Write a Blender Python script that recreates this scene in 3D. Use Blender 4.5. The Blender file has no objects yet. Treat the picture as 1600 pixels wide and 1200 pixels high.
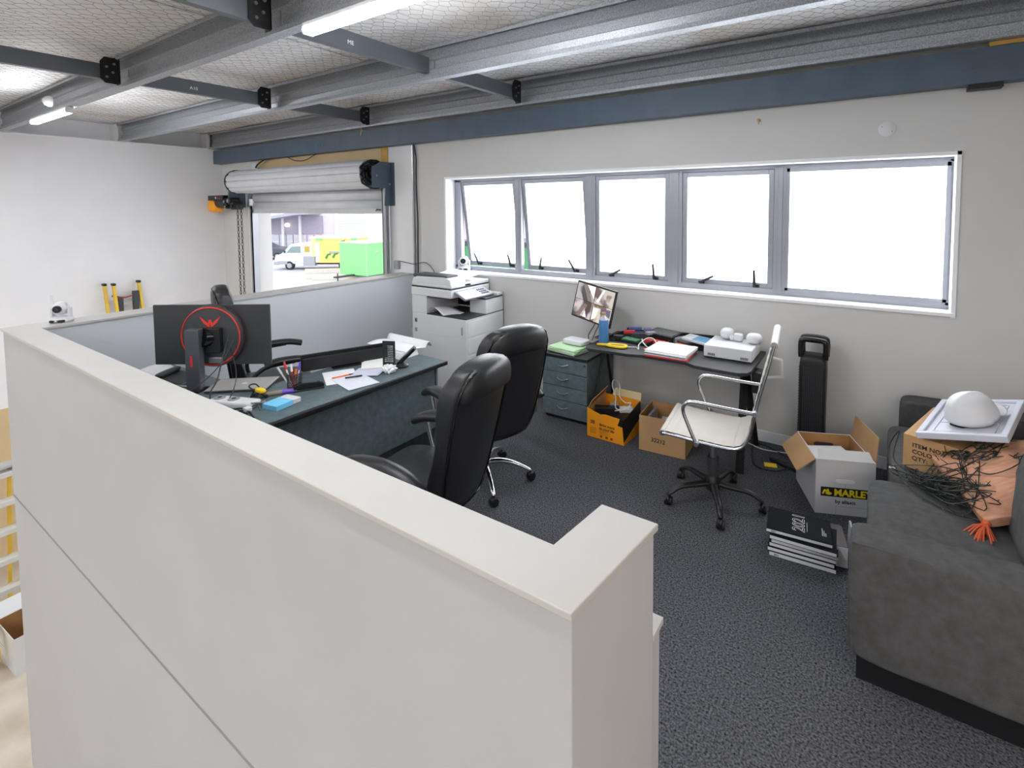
import bpy, bmesh, math, random
from mathutils import Vector, Matrix, Euler
S = bpy.context.scene
COL = S.collection
PI = math.pi
R = math.radians
random.seed(7)

# ------------------------------------------------------------------ camera
cam_d = bpy.data.cameras.new('camera')
cam = bpy.data.objects.new('camera', cam_d)
COL.objects.link(cam)
yaw, pitch, roll = 0.578729, 0.0572447, 0.005341
cy, sy = math.cos(yaw), math.sin(yaw)
fw = Vector((-sy*math.cos(pitch), cy*math.cos(pitch), -math.sin(pitch)))
rt = Vector((cy, sy, 0)); dn = fw.cross(rt)
r2 = rt*math.cos(roll) + dn*math.sin(roll)
d2 = dn*math.cos(roll) - rt*math.sin(roll)
m = Matrix((( r2.x, -d2.x, -fw.x, 0), (r2.y, -d2.y, -fw.y, 0), (r2.z, -d2.z, -fw.z, 1.9), (0, 0, 0, 1)))
cam.matrix_world = m
cam_d.sensor_fit = 'HORIZONTAL'; cam_d.sensor_width = 36.0
cam_d.lens = 793.28/1600*36
cam_d.shift_x = (800-850.74)/1600
cam_d.shift_y = (369.51-600)/1600
cam_d.clip_start = 0.02; cam_d.clip_end = 400
S.camera = cam

# ------------------------------------------------------------------ light and exposure
S.view_settings.view_transform = 'Standard'
S.view_settings.look = 'None'
S.view_settings.gamma = 1.0
S.view_settings.use_curve_mapping = False
S.view_settings.exposure = 1.23
W = bpy.data.worlds.new('sky'); S.world = W; W.use_nodes = True
wn = W.node_tree.nodes; wl = W.node_tree.links
bg = wn['Background']
tc = wn.new('ShaderNodeTexCoord'); ns = wn.new('ShaderNodeTexNoise'); ns.inputs['Scale'].default_value = 2.2
cr = wn.new('ShaderNodeValToRGB')
cr.color_ramp.elements[0].color = (.82, .86, .93, 1); cr.color_ramp.elements[1].color = (1, 1, 1, 1)
wl.new(tc.outputs['Generated'], ns.inputs['Vector']); wl.new(ns.outputs['Fac'], cr.inputs['Fac'])
wl.new(cr.outputs['Color'], bg.inputs['Color'])
SKY = 1.25            # bright overcast sky
WIN = 3.0           # frosted panes lit by that sky
BAT = 38.0           # LED battens
BAY = 30.0           # unseen fill in place of warehouse lamps behind the camera (W each)
ROW = 6.0           # extra fill lamps added over the office, out of view (W each)
bg.inputs['Strength'].default_value = SKY
def lamp(name, loc, sx, sy_, power, col=(.97, .985, 1)):
    d = bpy.data.lights.new(name, 'AREA'); d.shape = 'RECTANGLE'; d.size = sx; d.size_y = sy_
    d.energy = power; d.color = col
    o = bpy.data.objects.new(name, d); o.location = loc; COL.objects.link(o)
    return o
for i, (x, y) in enumerate(((-7.2, -3.0), (-2.6, -3.2), (2.0, -3.0), (-7.2, -5.6), (-2.6, -5.6), (2.0, -5.6))):
    lamp('bay_fill', (x, y, 3.05), 1.3, .5, BAY)
for x in (-7.2, -4.3, -1.4, 1.6):      # added to brighten the office, unseen under the purlin behind the frame
    lamp('row_fill', (x, .45, 2.87), 1.2, .08, ROW)
lamp('stair_lamp', (1.6, .2, 2.2), .5, .5, 11, (1, .74, .54))

# ------------------------------------------------------------------ helpers
def lin(c):
    out = []
    for v in c[:3]:
        v /= 255.0
        out.append(v/12.92 if v <= .04045 else ((v+.055)/1.055)**2.4)
    return tuple(out) + (1,)
MATS = {}
def mk(name, rgb, rough=.6, metal=0., var=.05, scale=6., bump=0., bscale=60., emit=0., rgb2=None, stretch=None, coat=0., spec=.5, contrast=None, detail=4., trans=0.):
    m = bpy.data.materials.new(name); m.use_nodes = True
    nt = m.node_tree; n = nt.nodes; l = nt.links
    b = n['Principled BSDF']
    b.inputs['Roughness'].default_value = rough; b.inputs['Metallic'].default_value = metal
    b.inputs['Specular IOR Level'].default_value = spec
    b.inputs['Coat Weight'].default_value = coat
    b.inputs['Transmission Weight'].default_value = trans
    c = lin(rgb)
    if rgb2 is None:
        c1 = tuple(max(0, v*(1-var)) for v in c[:3]) + (1,); c2 = tuple(min(1, v*(1+var)) for v in c[:3]) + (1,)
    else:
        c1, c2 = c, lin(rgb2)
    t = n.new('ShaderNodeTexCoord'); mp = n.new('ShaderNodeMapping')
    if stretch: mp.inputs['Scale'].default_value = stretch
    no = n.new('ShaderNodeTexNoise'); no.inputs['Scale'].default_value = scale; no.inputs['Detail'].default_value = detail
    rp = n.new('ShaderNodeValToRGB')
    lo, hi = contrast or (.3, .7)
    rp.color_ramp.elements[0].position = lo; rp.color_ramp.elements[1].position = hi
    rp.color_ramp.elements[0].color = c1; rp.color_ramp.elements[1].color = c2
    l.new(t.outputs['Object'], mp.inputs['Vector']); l.new(mp.outputs['Vector'], no.inputs['Vector'])
    l.new(no.outputs['Fac'], rp.inputs['Fac']); l.new(rp.outputs['Color'], b.inputs['Base Color'])
    if bump:
        n2 = n.new('ShaderNodeTexNoise'); n2.inputs['Scale'].default_value = bscale; n2.inputs['Detail'].default_value = 3
        bp = n.new('ShaderNodeBump'); bp.inputs['Strength'].default_value = bump; bp.inputs['Distance'].default_value = .01
        l.new(mp.outputs['Vector'], n2.inputs['Vector']); l.new(n2.outputs['Fac'], bp.inputs['Height']); l.new(bp.outputs['Normal'], b.inputs['Normal'])
    if emit:
        l.new(rp.outputs['Color'], b.inputs['Emission Color']); b.inputs['Emission Strength'].default_value = emit
    MATS[name] = m
    return m

class MB:
    """collects geometry; build() links it as one mesh object"""
    def __init__(s): s.v = []; s.f = []; s.mi = []; s.cur = 0
    def add(s, vs, fs, M=None):
        o = len(s.v)
        s.v += [tuple(M @ Vector(p)) if M else tuple(p) for p in vs]
        s.f += [tuple(i+o for i in f) for f in fs]; s.mi += [s.cur]*len(fs)
        return s
    def box(s, x0, y0, z0, x1, y1, z1, M=None):
        vs = [(x, y, z) for z in (z0, z1) for y in (y0, y1) for x in (x0, x1)]
        return s.add(vs, [(0, 2, 3, 1), (4, 5, 7, 6), (0, 1, 5, 4), (2, 6, 7, 3), (0, 4, 6, 2), (1, 3, 7, 5)], M)
    def tube(s, pts, r, n=8, closed=False, M=None, flat=1.0):
        P = [Vector(p) for p in pts]; k = len(P)
        rr = r if isinstance(r, (list, tuple)) else [r]*k
        vs = []; up = None
        for i in range(k):
            a = P[(i-1) % k] if (closed or i > 0) else P[i]
            b = P[(i+1) % k] if (closed or i < k-1) else P[i]
            d = (b-a)
            if d.length < 1e-9: d = Vector((0, 0, 1))
            d.normalize()
            if up is None: up = Vector((0, 0, 1)) if abs(d.z) < .9 else Vector((1, 0, 0))
            u = up - d*up.dot(d)
            if u.length < 1e-4: u = d.orthogonal()
            u.normalize(); w = d.cross(u); up = u
            for j in range(n):
                t = 2*PI*j/n
                vs.append(P[i] + (u*math.cos(t)*flat + w*math.sin(t))*rr[i])
        fs = []
        for i in range(k if closed else k-1):
            for j in range(n):
                a = i*n+j; b = i*n+(j+1) % n; c = ((i+1) % k)*n+(j+1) % n; d = ((i+1) % k)*n+j
                fs.append((a, b, c, d))
        if not closed:
            fs.append(tuple(range(n-1, -1, -1))); fs.append(tuple((k-1)*n+j for j in range(n)))
        return s.add(vs, fs, M)
    def cyl(s, p0, p1, r0, r1=None, n=20, M=None):
        return s.tube([p0, p1], [r0, r0 if r1 is None else r1], n, M=M)
    def lathe(s, prof, n=24, M=None):
        vs = []; fs = []; k = len(prof)
        for r, z in prof:
            for j in range(n):
                t = 2*PI*j/n; vs.append((r*math.cos(t), r*math.sin(t), z))
        for i in range(k-1):
            for j in range(n): fs.append((i*n+j, i*n+(j+1) % n, (i+1)*n+(j+1) % n, (i+1)*n+j))
        if prof[0][0] > 1e-5: fs.append(tuple(range(n-1, -1, -1)))
        if prof[-1][0] > 1e-5: fs.append(tuple((k-1)*n+j for j in range(n)))
        return s.add(vs, fs, M)
    def prism(s, poly, h0, h1, axis='z', M=None):
        k = len(poly)
        def pt(p, h):
            if axis == 'z': return (p[0], p[1], h)
            if axis == 'y': return (p[0], h, p[1])
            return (h, p[0], p[1])
        vs = [pt(p, h0) for p in poly] + [pt(p, h1) for p in poly]
        fs = [tuple(range(k-1, -1, -1)), tuple(range(k, 2*k))] + [(i, (i+1) % k, k+(i+1) % k, k+i) for i in range(k)]
        return s.add(vs, fs, M)
    def soft(s, c, h, k=6., n=8, fn=None, M=None):
        """rounded cushion-like box: centre, half sizes, roundness exponent"""
        idx = {}; vs = []; fs = []
        def vid(i, j, l):
            key = (i, j, l)
            if key not in idx:
                p = [2*q/n-1 for q in key]
                p = [math.sin(q*PI/2) if n > 4 else q for q in p]
                rad = sum(abs(q)**k for q in p)**(1/k)
                q = [a/rad for a in p]
                pt = Vector((q[0]*h[0], q[1]*h[1], q[2]*h[2]))
                if fn: pt = fn(pt, q)
                idx[key] = len(vs); vs.append(Vector(c)+pt)
            return idx[key]
        for a in range(n):
            for b in range(n):
                fs.append((vid(a, b, 0), vid(a, b+1, 0), vid(a+1, b+1, 0), vid(a+1, b, 0)))
                fs.append((vid(a, b, n), vid(a+1, b, n), vid(a+1, b+1, n), vid(a, b+1, n)))
                fs.append((vid(a, 0, b), vid(a+1, 0, b), vid(a+1, 0, b+1), vid(a, 0, b+1)))
                fs.append((vid(a, n, b), vid(a, n, b+1), vid(a+1, n, b+1), vid(a+1, n, b)))
                fs.append((vid(0, a, b), vid(0, a, b+1), vid(0, a+1, b+1), vid(0, a+1, b)))
                fs.append((vid(n, a, b), vid(n, a+1, b), vid(n, a+1, b+1), vid(n, a, b+1)))
        return s.add(vs, fs, M)
    def grid(s, fn, nu, nv, M=None):
        vs = [fn(i/nu, j/nv) for i in range(nu+1) for j in range(nv+1)]
        fs = [(i*(nv+1)+j, (i+1)*(nv+1)+j, (i+1)*(nv+1)+j+1, i*(nv+1)+j+1) for i in range(nu) for j in range(nv)]
        return s.add(vs, fs, M)
    def build(s, name, mat, parent=None, smooth=0, bevel=0., solid=0., loc=None, rz=0., seg=2, kind=None, w=False):
        if w:
            L = parent.location; s.v = [(p[0]-L.x, p[1]-L.y, p[2]-L.z) for p in s.v]
        me = bpy.data.meshes.new(name); me.from_pydata([tuple(p) for p in s.v], [], s.f)
        for mt in (mat if isinstance(mat, (list, tuple)) else [mat]): me.materials.append(mt)
        if max(s.mi or [0]): me.polygons.foreach_set('material_index', s.mi)
        me.validate(); me.update()
        if smooth:
            me.shade_smooth(); me.set_sharp_from_angle(angle=R(smooth))
        o = bpy.data.objects.new(name, me); COL.objects.link(o)
        if parent: o.parent = parent
        if loc: o.location = loc
        if rz: o.rotation_euler.z = rz
        if solid:
            md = o.modifiers.new('solid', 'SOLIDIFY'); md.thickness = solid; md.offset = 0
        if bevel:
            md = o.modifiers.new('bevel', 'BEVEL'); md.width = bevel; md.segments = seg; md.limit_method = 'ANGLE'; md.angle_limit = R(40)
        if kind: o['kind'] = kind
        return o
def tag(o, label, cat, group=None, kind=None):
    o['label'] = label
    if cat: o['category'] = cat
    if group: o['group'] = group
    if kind: o['kind'] = kind
    return o
def thing(name, label, cat, loc=(0, 0, 0), rz=0., group=None, rot=None):
    o = bpy.data.objects.new(name, None); COL.objects.link(o)
    o.empty_display_size = .05; o.location = loc
    o.rotation_euler = rot if rot else (0, 0, rz)
    return tag(o, label, cat, group)
def struct(name, loc=(0, 0, 0), label=None):
    o = bpy.data.objects.new(name, None); COL.objects.link(o); o.location = loc; o['kind'] = 'structure'
    if label: o['label'] = label
    return o
def bxs(name, mat, parent, *boxes, bevel=0., smooth=0, M=None, w=False):
    b = MB()
    for q in boxes: b.box(*q, M=M)
    return b.build(name, mat, parent, bevel=bevel, smooth=smooth, w=w)
def copy_tree(o, parent=None):
    c = o.copy(); COL.objects.link(c)
    if parent: c.parent = parent
    for ch in list(o.children): copy_tree(ch, c)
    return c
def text(s, size, name, mat, parent, M, align='LEFT', bold=0., ext=.0004):
    cu = bpy.data.curves.new('txt', 'FONT'); cu.body = s; cu.size = size; cu.align_x = align; cu.extrude = ext; cu.offset = bold; cu.resolution_u = 3
    to = bpy.data.objects.new('txt', cu); COL.objects.link(to)
    dg = bpy.context.evaluated_depsgraph_get()
    me = bpy.data.meshes.new_from_object(to.evaluated_get(dg)); bpy.data.objects.remove(to)
    me.transform(M); me.materials.clear(); me.materials.append(mat); me.name = name
    o = bpy.data.objects.new(name, me); COL.objects.link(o); o.parent = parent
    return o
def fr(o, x, y=None):
    """frame: origin o, local x axis, local y axis (z = x cross y)"""
    X = Vector(x).normalized(); Y = Vector(y).normalized(); Z = X.cross(Y).normalized(); Y = Z.cross(X)
    return Matrix(((X.x, Y.x, Z.x, o[0]), (X.y, Y.y, Z.y, o[1]), (X.z, Y.z, Z.z, o[2]), (0, 0, 0, 1)))
def catmull(P, n=6, closed=False):
    P = [Vector(p) for p in P]; out = []; k = len(P)
    for i in range(k if closed else k-1):
        g = lambda q: P[q % k] if closed else P[min(max(q, 0), k-1)]
        p0, p1, p2, p3 = g(i-1), g(i), g(i+1), g(i+2)
        for j in range(n):
            t = j/n
            out.append(.5*((2*p1)+(p2-p0)*t+(2*p0-5*p1+4*p2-p3)*t*t+(3*p1-p0-3*p2+p3)*t**3))
    if not closed: out.append(P[-1])
    return out

# ------------------------------------------------------------------ materials
wall_w = mk('white_wall_paint', (232, 232, 234), .75, var=.02, scale=3)
wall_g = mk('grey_wall_paint', (212, 211, 209), .75, var=.025, scale=2)
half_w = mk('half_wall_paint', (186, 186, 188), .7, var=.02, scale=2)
inner_w = mk('inner_wall_paint', (218, 222, 228), .7, var=.02, scale=2)
cap_m = mk('cap_board', (192, 190, 186), .5, var=.03, scale=3)
trim_m = mk('white_gloss_trim', (245, 246, 250), .4, var=.01)
carpet = mk('speckled_carpet', (18, 19, 22), .95, rgb2=(116, 118, 125), scale=115, bump=.3, bscale=230, contrast=(.30, .72), spec=.1, detail=9)
concrete = mk('concrete_floor', (176, 164, 148), .7, rgb2=(206, 196, 182), scale=2.5)
tan = mk('tan_plywood', (206, 182, 142), .7, var=.06, scale=3)
galv = mk('galvanised_steel', (140, 144, 150), .42, metal=.5, rgb2=(186, 190, 196), scale=150, contrast=(.35, .65))
brace_m = mk('brace_steel', (98, 103, 109), .5, metal=.4, var=.06)
beam_m = mk('blue_grey_steel', (80, 96, 112), .5, var=.10, scale=5)
black_s = mk('black_steel', (22, 24, 27), .45, var=.1)
alu = mk('grey_aluminium', (156, 159, 166), .4, metal=.25, var=.02)
dark_grey = mk('dark_grey_plastic', (58, 60, 66), .5, var=.06)
black_p = mk('black_plastic', (26, 27, 30), .42, var=.08)
black_gl = mk('black_gloss', (14, 15, 18), .15, var=.05)
white_p = mk('white_plastic', (218, 219, 222), .4, var=.015)
print_w = mk('printer_white', (226, 227, 229), .45, var=.02)
leather = mk('black_leather', (34, 35, 39), .36, var=.12, bump=.12, bscale=180)
chrome = mk('chrome', (210, 212, 216), .14, metal=1., var=.02)
steel_g = mk('satin_steel', (165, 168, 172), .3, metal=.9, var=.03)
teal = mk('dark_teal_laminate', (82, 96, 101), .42, rgb2=(100, 116, 121), scale=24)
black_edge = mk('black_edge_band', (16, 17, 20), .5)
white_le = mk('off_white_leather', (196, 190, 180), .5, var=.03, scale=10)
card = mk('brown_cardboard', (190, 151, 106), .8, var=.06, scale=9)
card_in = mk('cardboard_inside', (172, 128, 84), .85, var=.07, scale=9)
orange_c = mk('orange_carton', (246, 158, 20), .6, var=.03)
white_c = mk('white_carton', (214, 215, 218), .6, var=.02)
paper = mk('white_paper', (238, 239, 243), .7, var=.015)
paper_g = mk('green_paper', (188, 222, 178), .7, var=.05, scale=12)
sofa_m = mk('grey_sofa_fabric', (80, 80, 80), .95, rgb2=(92, 92, 93), scale=26, bump=.35, bscale=300, spec=.15)
blue_p = mk('blue_label', (72, 128, 184), .4, var=.05)
yellow_p = mk('yellow_plastic', (244, 206, 30), .45)
red_p = mk('red_plastic', (206, 44, 40), .45)
purple_p = mk('purple_plastic', (112, 76, 200), .4)
orange_p = mk('orange_plastic', (240, 120, 30), .45)
peach = mk('peach_cotton', (208, 148, 116), .9, rgb2=(230, 178, 146), scale=14, bump=.4, bscale=160, stretch=(1, 5, 1))
tassel_m = mk('orange_tassel', (218, 104, 62), .9, var=.15, scale=40)
fibre_y = mk('yellow_fibreglass', (228, 190, 62), .5, var=.05)
silver = mk('silver_aluminium', (196, 196, 196), .35, metal=.5, var=.02)
green_wire = mk('dark_green_wire', (24, 34, 30), .5)
ink = mk('black_ink', (30, 28, 28), .7)
ink_w = mk('white_ink', (236, 236, 238), .6)
ink_y = mk('yellow_ink', (250, 224, 30), .6)
clear_white = mk('frosted_lid_plastic', (208, 210, 222), .35, var=.02, spec=.6)
yellow_w = mk('ochre_timber', (196, 150, 70), .7, rgb2=(214, 172, 92), scale=12)
red_logo = mk('red_logo', (226, 52, 36), .5)
pane_m = mk('frosted_pane', (245, 250, 255), .6, var=.004, scale=.6, emit=WIN)
led_m = mk('led_diffuser', (250, 252, 255), .5, var=.0, emit=BAT)

# ================================================================== SETTING
WY = 4.327      # inner face of the window wall
GZ = -2.75      # warehouse floor
XL = -9.46      # inner face of the far side wall
# carpeted mezzanine
bxs('floor', carpet, None, (-4.9, .92, -.07, 3.2, WY, 0), )['kind'] = 'structure'
bxs('floor', concrete, None, (-9.7, -7.5, GZ-.2, 3.4, WY+.25, GZ))['kind'] = 'structure'
# window wall, built round its two openings
b = MB()
TH = WY+.24
for q in ((-9.7, GZ, -8.39, 3.3), (-8.39, 2.3, -5.16, 3.3), (-5.16, GZ, -4.185, 3.3), (-4.185, GZ, .44, 1.165), (-4.185, 2.235, .44, 3.3), (.44, GZ, 3.4, 3.3)):
    b.box(q[0], WY, q[1], q[2], TH, q[3])
b.build('wall_back', wall_g, None, kind='structure')
bxs('wall_pier', wall_w, None, (-5.16, WY-.012, GZ, -4.74, WY, 2.67))['kind'] = 'structure'
# far side wall with its set-back top
b = MB(); b.box(XL-.25, -7.5, -.684, XL, WY, 2.905); b.box(XL-.4, -7.5, 2.905, XL-.2, WY, 3.3)
for y in (1.66, 2.93, 4.17): b.box(XL-.21, y-.05, 2.9, XL-.03, y-.0, 3.17)
wl_ = b.build('wall_left', wall_w, None, kind='structure')
bxs('wall_left_lower', tan, None, (XL-.25, -7.5, GZ, XL+.012, WY, -.684))['kind'] = 'structure'
bxs('trim_1', wall_w, None, (XL-.02, -7.5, 2.895, XL+.012, WY, 2.918))['kind'] = 'structure'
bxs('wall_right', wall_g, None, (3.2, -7.5, GZ, 3.4, WY, 3.3))['kind'] = 'structure'
bxs('wall_rear', wall_w, None, (-9.7, -7.7, GZ, 3.4, -7.5, 3.3))['kind'] = 'structure'
# half walls round the mezzanine
MZ = -.07
b = MB()
b.prism([(-4.95, .84), (-.489, .84), (-.449, 1.186), (-.596, 1.186), (-.615, .975), (-4.95, .975)], MZ, 1.082)
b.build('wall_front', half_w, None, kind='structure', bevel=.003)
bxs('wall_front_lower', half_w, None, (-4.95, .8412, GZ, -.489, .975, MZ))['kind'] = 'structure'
bxs('seam_shade', mk('seam_shade_grey', (138, 142, 140), .6), None, (-4.952, .8375, -.076, -.487, .842, -.063), bevel=.002)['kind'] = 'structure'  # grey strip for the floor seam, its shadow line put into the colour
bxs('wall_side', inner_w, None, (-4.95, .976, GZ, -4.75, WY, 1.082))['kind'] = 'structure'
b = MB(); b.prism([(-4.965, .826), (-.482, .826), (-.44, 1.194), (-.6, 1.194), (-.622, .984), (-4.735, .984), (-4.735, WY), (-4.965, WY)], 1.082, 1.1)
b.build('trim_2', cap_m, None, kind='structure', bevel=.003)
b = MB(); b.box(-.6, 1.19, 0, -.456, 1.252, .785)
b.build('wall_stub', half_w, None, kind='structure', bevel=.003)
bxs('trim_3', cap_m, None, (-.606, 1.188, .785, -.448, 1.26, .802), bevel=.002)['kind'] = 'structure'
bxs('baseboard_back', trim_m, None, (-2.0, WY-.014, 0, 3.2, WY, .09), bevel=.004)['kind'] = 'structure'
bxs('baseboard_side', trim_m, None, (-4.75, .98, 0, -4.737, WY, .09), bevel=.004)['kind'] = 'structure'

# ---- roof: foil sheets between purlins, wire netting under them
foil = bpy.data.materials.new('roof_foil'); foil.use_nodes = True
n = foil.node_tree.nodes; l = foil.node_tree.links; bs = n['Principled BSDF']
bs.inputs['Roughness'].default_value = .55
t = n.new('ShaderNodeTexCoord'); a1 = n.new('ShaderNodeTexNoise'); a1.inputs['Scale'].default_value = 1.1; a1.inputs['Detail'].default_value = 6
mp = n.new('ShaderNodeMapping'); mp.inputs['Scale'].default_value = (1, .35, 1)
r1 = n.new('ShaderNodeValToRGB'); r1.color_ramp.elements[0].position = .30; r1.color_ramp.elements[1].position = .48
r1.color_ramp.elements[0].color = lin((214, 204, 192)); r1.color_ramp.elements[1].color = lin((240, 240, 242))
a2 = n.new('ShaderNodeTexNoise'); a2.inputs['Scale'].default_value = 22; bp = n.new('ShaderNodeBump'); bp.inputs['Strength'].default_value = .5; bp.inputs['Distance'].default_value = .02
l.new(t.outputs['Object'], mp.inputs['Vector']); l.new(mp.outputs['Vector'], a1.inputs['Vector']); l.new(a1.outputs['Fac'], r1.inputs['Fac']); l.new(r1.outputs['Color'], bs.inputs['Base Color'])
l.new(t.outputs['Object'], a2.inputs['Vector']); l.new(a2.outputs['Fac'], bp.inputs['Height']); l.new(bp.outputs['Normal'], bs.inputs['Normal'])
ce = struct('ceiling', (0, 0, 3.17))
x = -9.9; k = 0
while x < 3.4:
    b = MB()
    n0 = len(b.v)
    b.grid(lambda u, v: (x+u*1.26, -7.5+v*12.1, .012+.006*(k % 2)+.006*math.sin(u*PI)-.004), 4, 2)
    b.build('roof_sheet', foil, ce, solid=.003); x += 1.22; k += 1
bxs('roof_deck', galv, ce, (-9.9, -7.5, .06, 3.4, 4.57, .1))
b = MB()
sx, sy2, hw = .092, .062, .0012
nx = int(3.4/sx); ny = int(11.2/sy2)
def hp(i, j, q):
    rr = random.Random(i*7919+j*31+q)
    return (-9.55+j*sy2+(0 if q == 0 else sy2*.42)+rr.uniform(-.012, .012), .8+i*sx+(sx/2 if j % 2 else 0)+rr.uniform(-.01, .01), -.006+rr.uniform(-.006, .004)-.008*math.sin(i*.35)*math.sin(j*.4))
vs = []; fs = []
def wire(p, q):
    o = len(vs); dx, dy = q[0]-p[0], q[1]-p[1]; L = math.hypot(dx, dy) or 1; ux, uy = -dy/L*hw, dx/L*hw
    for c in (p, q): vs.extend(((c[0]+ux, c[1]+uy, c[2]), (c[0]-ux, c[1]-uy, c[2]), (c[0], c[1], c[2]-hw*1.4)))
    fs.extend(((o, o+1, o+4, o+3), (o+1, o+2, o+5, o+4), (o+2, o, o+3, o+5)))
for j in range(ny):
    for i in range(nx):
        wire(hp(i, j, 0), hp(i, j, 1))
        i2 = i if j % 2 == 0 else i+1
        wire(hp(i, j, 1), hp(i2 if j % 2 else i, j+1, 0)); wire(hp(i, j, 1), hp(i2-1 if j % 2 == 0 else i, j+1, 0))
b.add(vs, fs)
b.build('wire_netting', mk('netting_wire', (136, 130, 124), .6, metal=.3), ce, kind='stuff')

# purlins: open C sections, then braces with bolted cleats
def purlin(y, i):
    b = MB(); z0, z1 = 2.91, 3.17; f = .072
    b.prism([(y, z0), (y+f, z0), (y+f, z1), (y, z1), (y, z1-.026), (y+.004, z1-.026), (y+.004, z1-.005), (y+f-.005, z1-.005), (y+f-.02, z1-.09), (y+f-.005, z1-.1), (y+f-.005, z0+.1), (y+f-.02, z0+.09), (y+f-.005, z0+.005), (y+.004, z0+.005), (y+.004, z0+.026), (y, z0+.026)], XL if y > 1 else XL, 3.19, axis='x')
    o = b.build('ceiling_purlin', galv, None, kind='structure'); return o
for i, y in enumerate((.40, 1.655, 2.905, 4.13)): purlin(y, i)
for (xx, spans) in ((-5.33, ((.47, 1.66, 1), (1.72, 2.91, 1), (2.97, 4.13, 1))), (-3.03, ((.47, 1.66, 1), (1.72, 2.91, 0), (2.97, 4.13, 1)))):
    for (ya, yb, cl) in spans:
        br = struct('ceiling_brace', (xx, ya, 2.96))
        L = yb-ya; b = MB()
        b.prism([(0, 0), (.055, 0), (.055, .12), (0, .12), (0, .115), (.05, .115), (.05, .005), (0, .005)], 0, L, axis='y')
        b.build('channel', brace_m, br)
        if cl:
            b = MB(); b.prism([(L-.13, .0), (L-.10, -.03), (L-.02, -.03), (L-.0, -.01), (L-.0, .16), (L-.03, .18), (L-.10, .18), (L-.13, .14)], .056, .063, axis='x'); b.box(.0, L-.007, -.03, .063, L, .18)
            b.build('cleat', black_s, br)
            for (bz, by) in ((.02, -.09), (.10, -.09), (.06, -.05), (.13, -.04)):
                MBb = MB().cyl((.063, L+by, bz), (.073, L+by, bz), .01, n=8); MBb.build('bolt', steel_g, br)
        if (xx < -5 and 1.7 < ya < 2) or (xx > -4 and 1.7 < ya < 2):
            text('A10' if xx < -5 else 'ME', .04, 'chalk_mark', ink_w, br, fr((.0562, .45, .035), (0, 1, 0), (0, 0, 1)), bold=.0)
bm = struct('ceiling_beam', (XL, 4.2, 2.665))
b = MB(); b.prism([(0, 0), (.122, 0), (.122, .012), (.012, .02), (.012, .196), (.122, .204), (.122, .216), (0, .216)], 0, 12.6, axis='x'); b.build('channel', beam_m, bm)
b = MB()
for q in (3.0, 7.9, 9.9): b.cyl((q, -.004, .1), (q, .002, .1), .012, n=8); b.cyl((q+.05, -.004, .1), (q+.05, .002, .1), .012, n=8)
b.build('bolt', beam_m, bm)
bxs('bracket', black_s, bm, (9.93, .03, -.03, 10.1, .12, 0))
tp = bxs('timber_packer', yellow_w, None, (.56, 4.2, 2.884, 1.4, 4.3, 2.908)); tp['kind'] = 'structure'; tp.name = 'trim_4'

# board above the roller door
bxs('trim_5', tan, None, (-8.25, WY-.014, 2.2, -5.29, WY, 2.67))['kind'] = 'structure'
bxs('trim_6', yellow_w, None, (-5.29, WY-.02, 2.2, -5.165, WY, 2.67))['kind'] = 'structure'

# ---- window strip
wd = struct('window_1', (0, 4.465, 0), 'long strip of five frosted panes in grey aluminium frames, four with twin handles')
b = MB()
b.box(-4.185, 0, 2.2, .44, .06, 2.235); b.box(-4.185, 0, 1.165, .44, .06, 1.225); b.box(-4.185, 0, 1.2, -4.09, .06, 2.22); b.box(.415, 0, 1.2, .44, .06, 2.22)
b.build('window_frame', alu, wd, bevel=.003)
bxs('glazing_bead', alu, wd, (-.605, -.006, 2.17, .425, .03, 2.205), (-.605, -.006, 1.22, .425, .03, 1.245), (.4, -.006, 1.22, .425, .03, 2.2), (-.605, -.006, 1.22, -.58, .03, 2.2), bevel=.002)
mull = ((-3.30, -3.215), (-2.425, -2.32), (-1.57, -1.45), (-.695, -.60))
for (xa, xb) in mull:
    bxs('mullion', alu, wd, (xa, -.004, 1.2, xb, .055, 2.21), (xa+.03, -.012, 1.2, xb-.03, 0, 2.21), bevel=.003)
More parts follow.
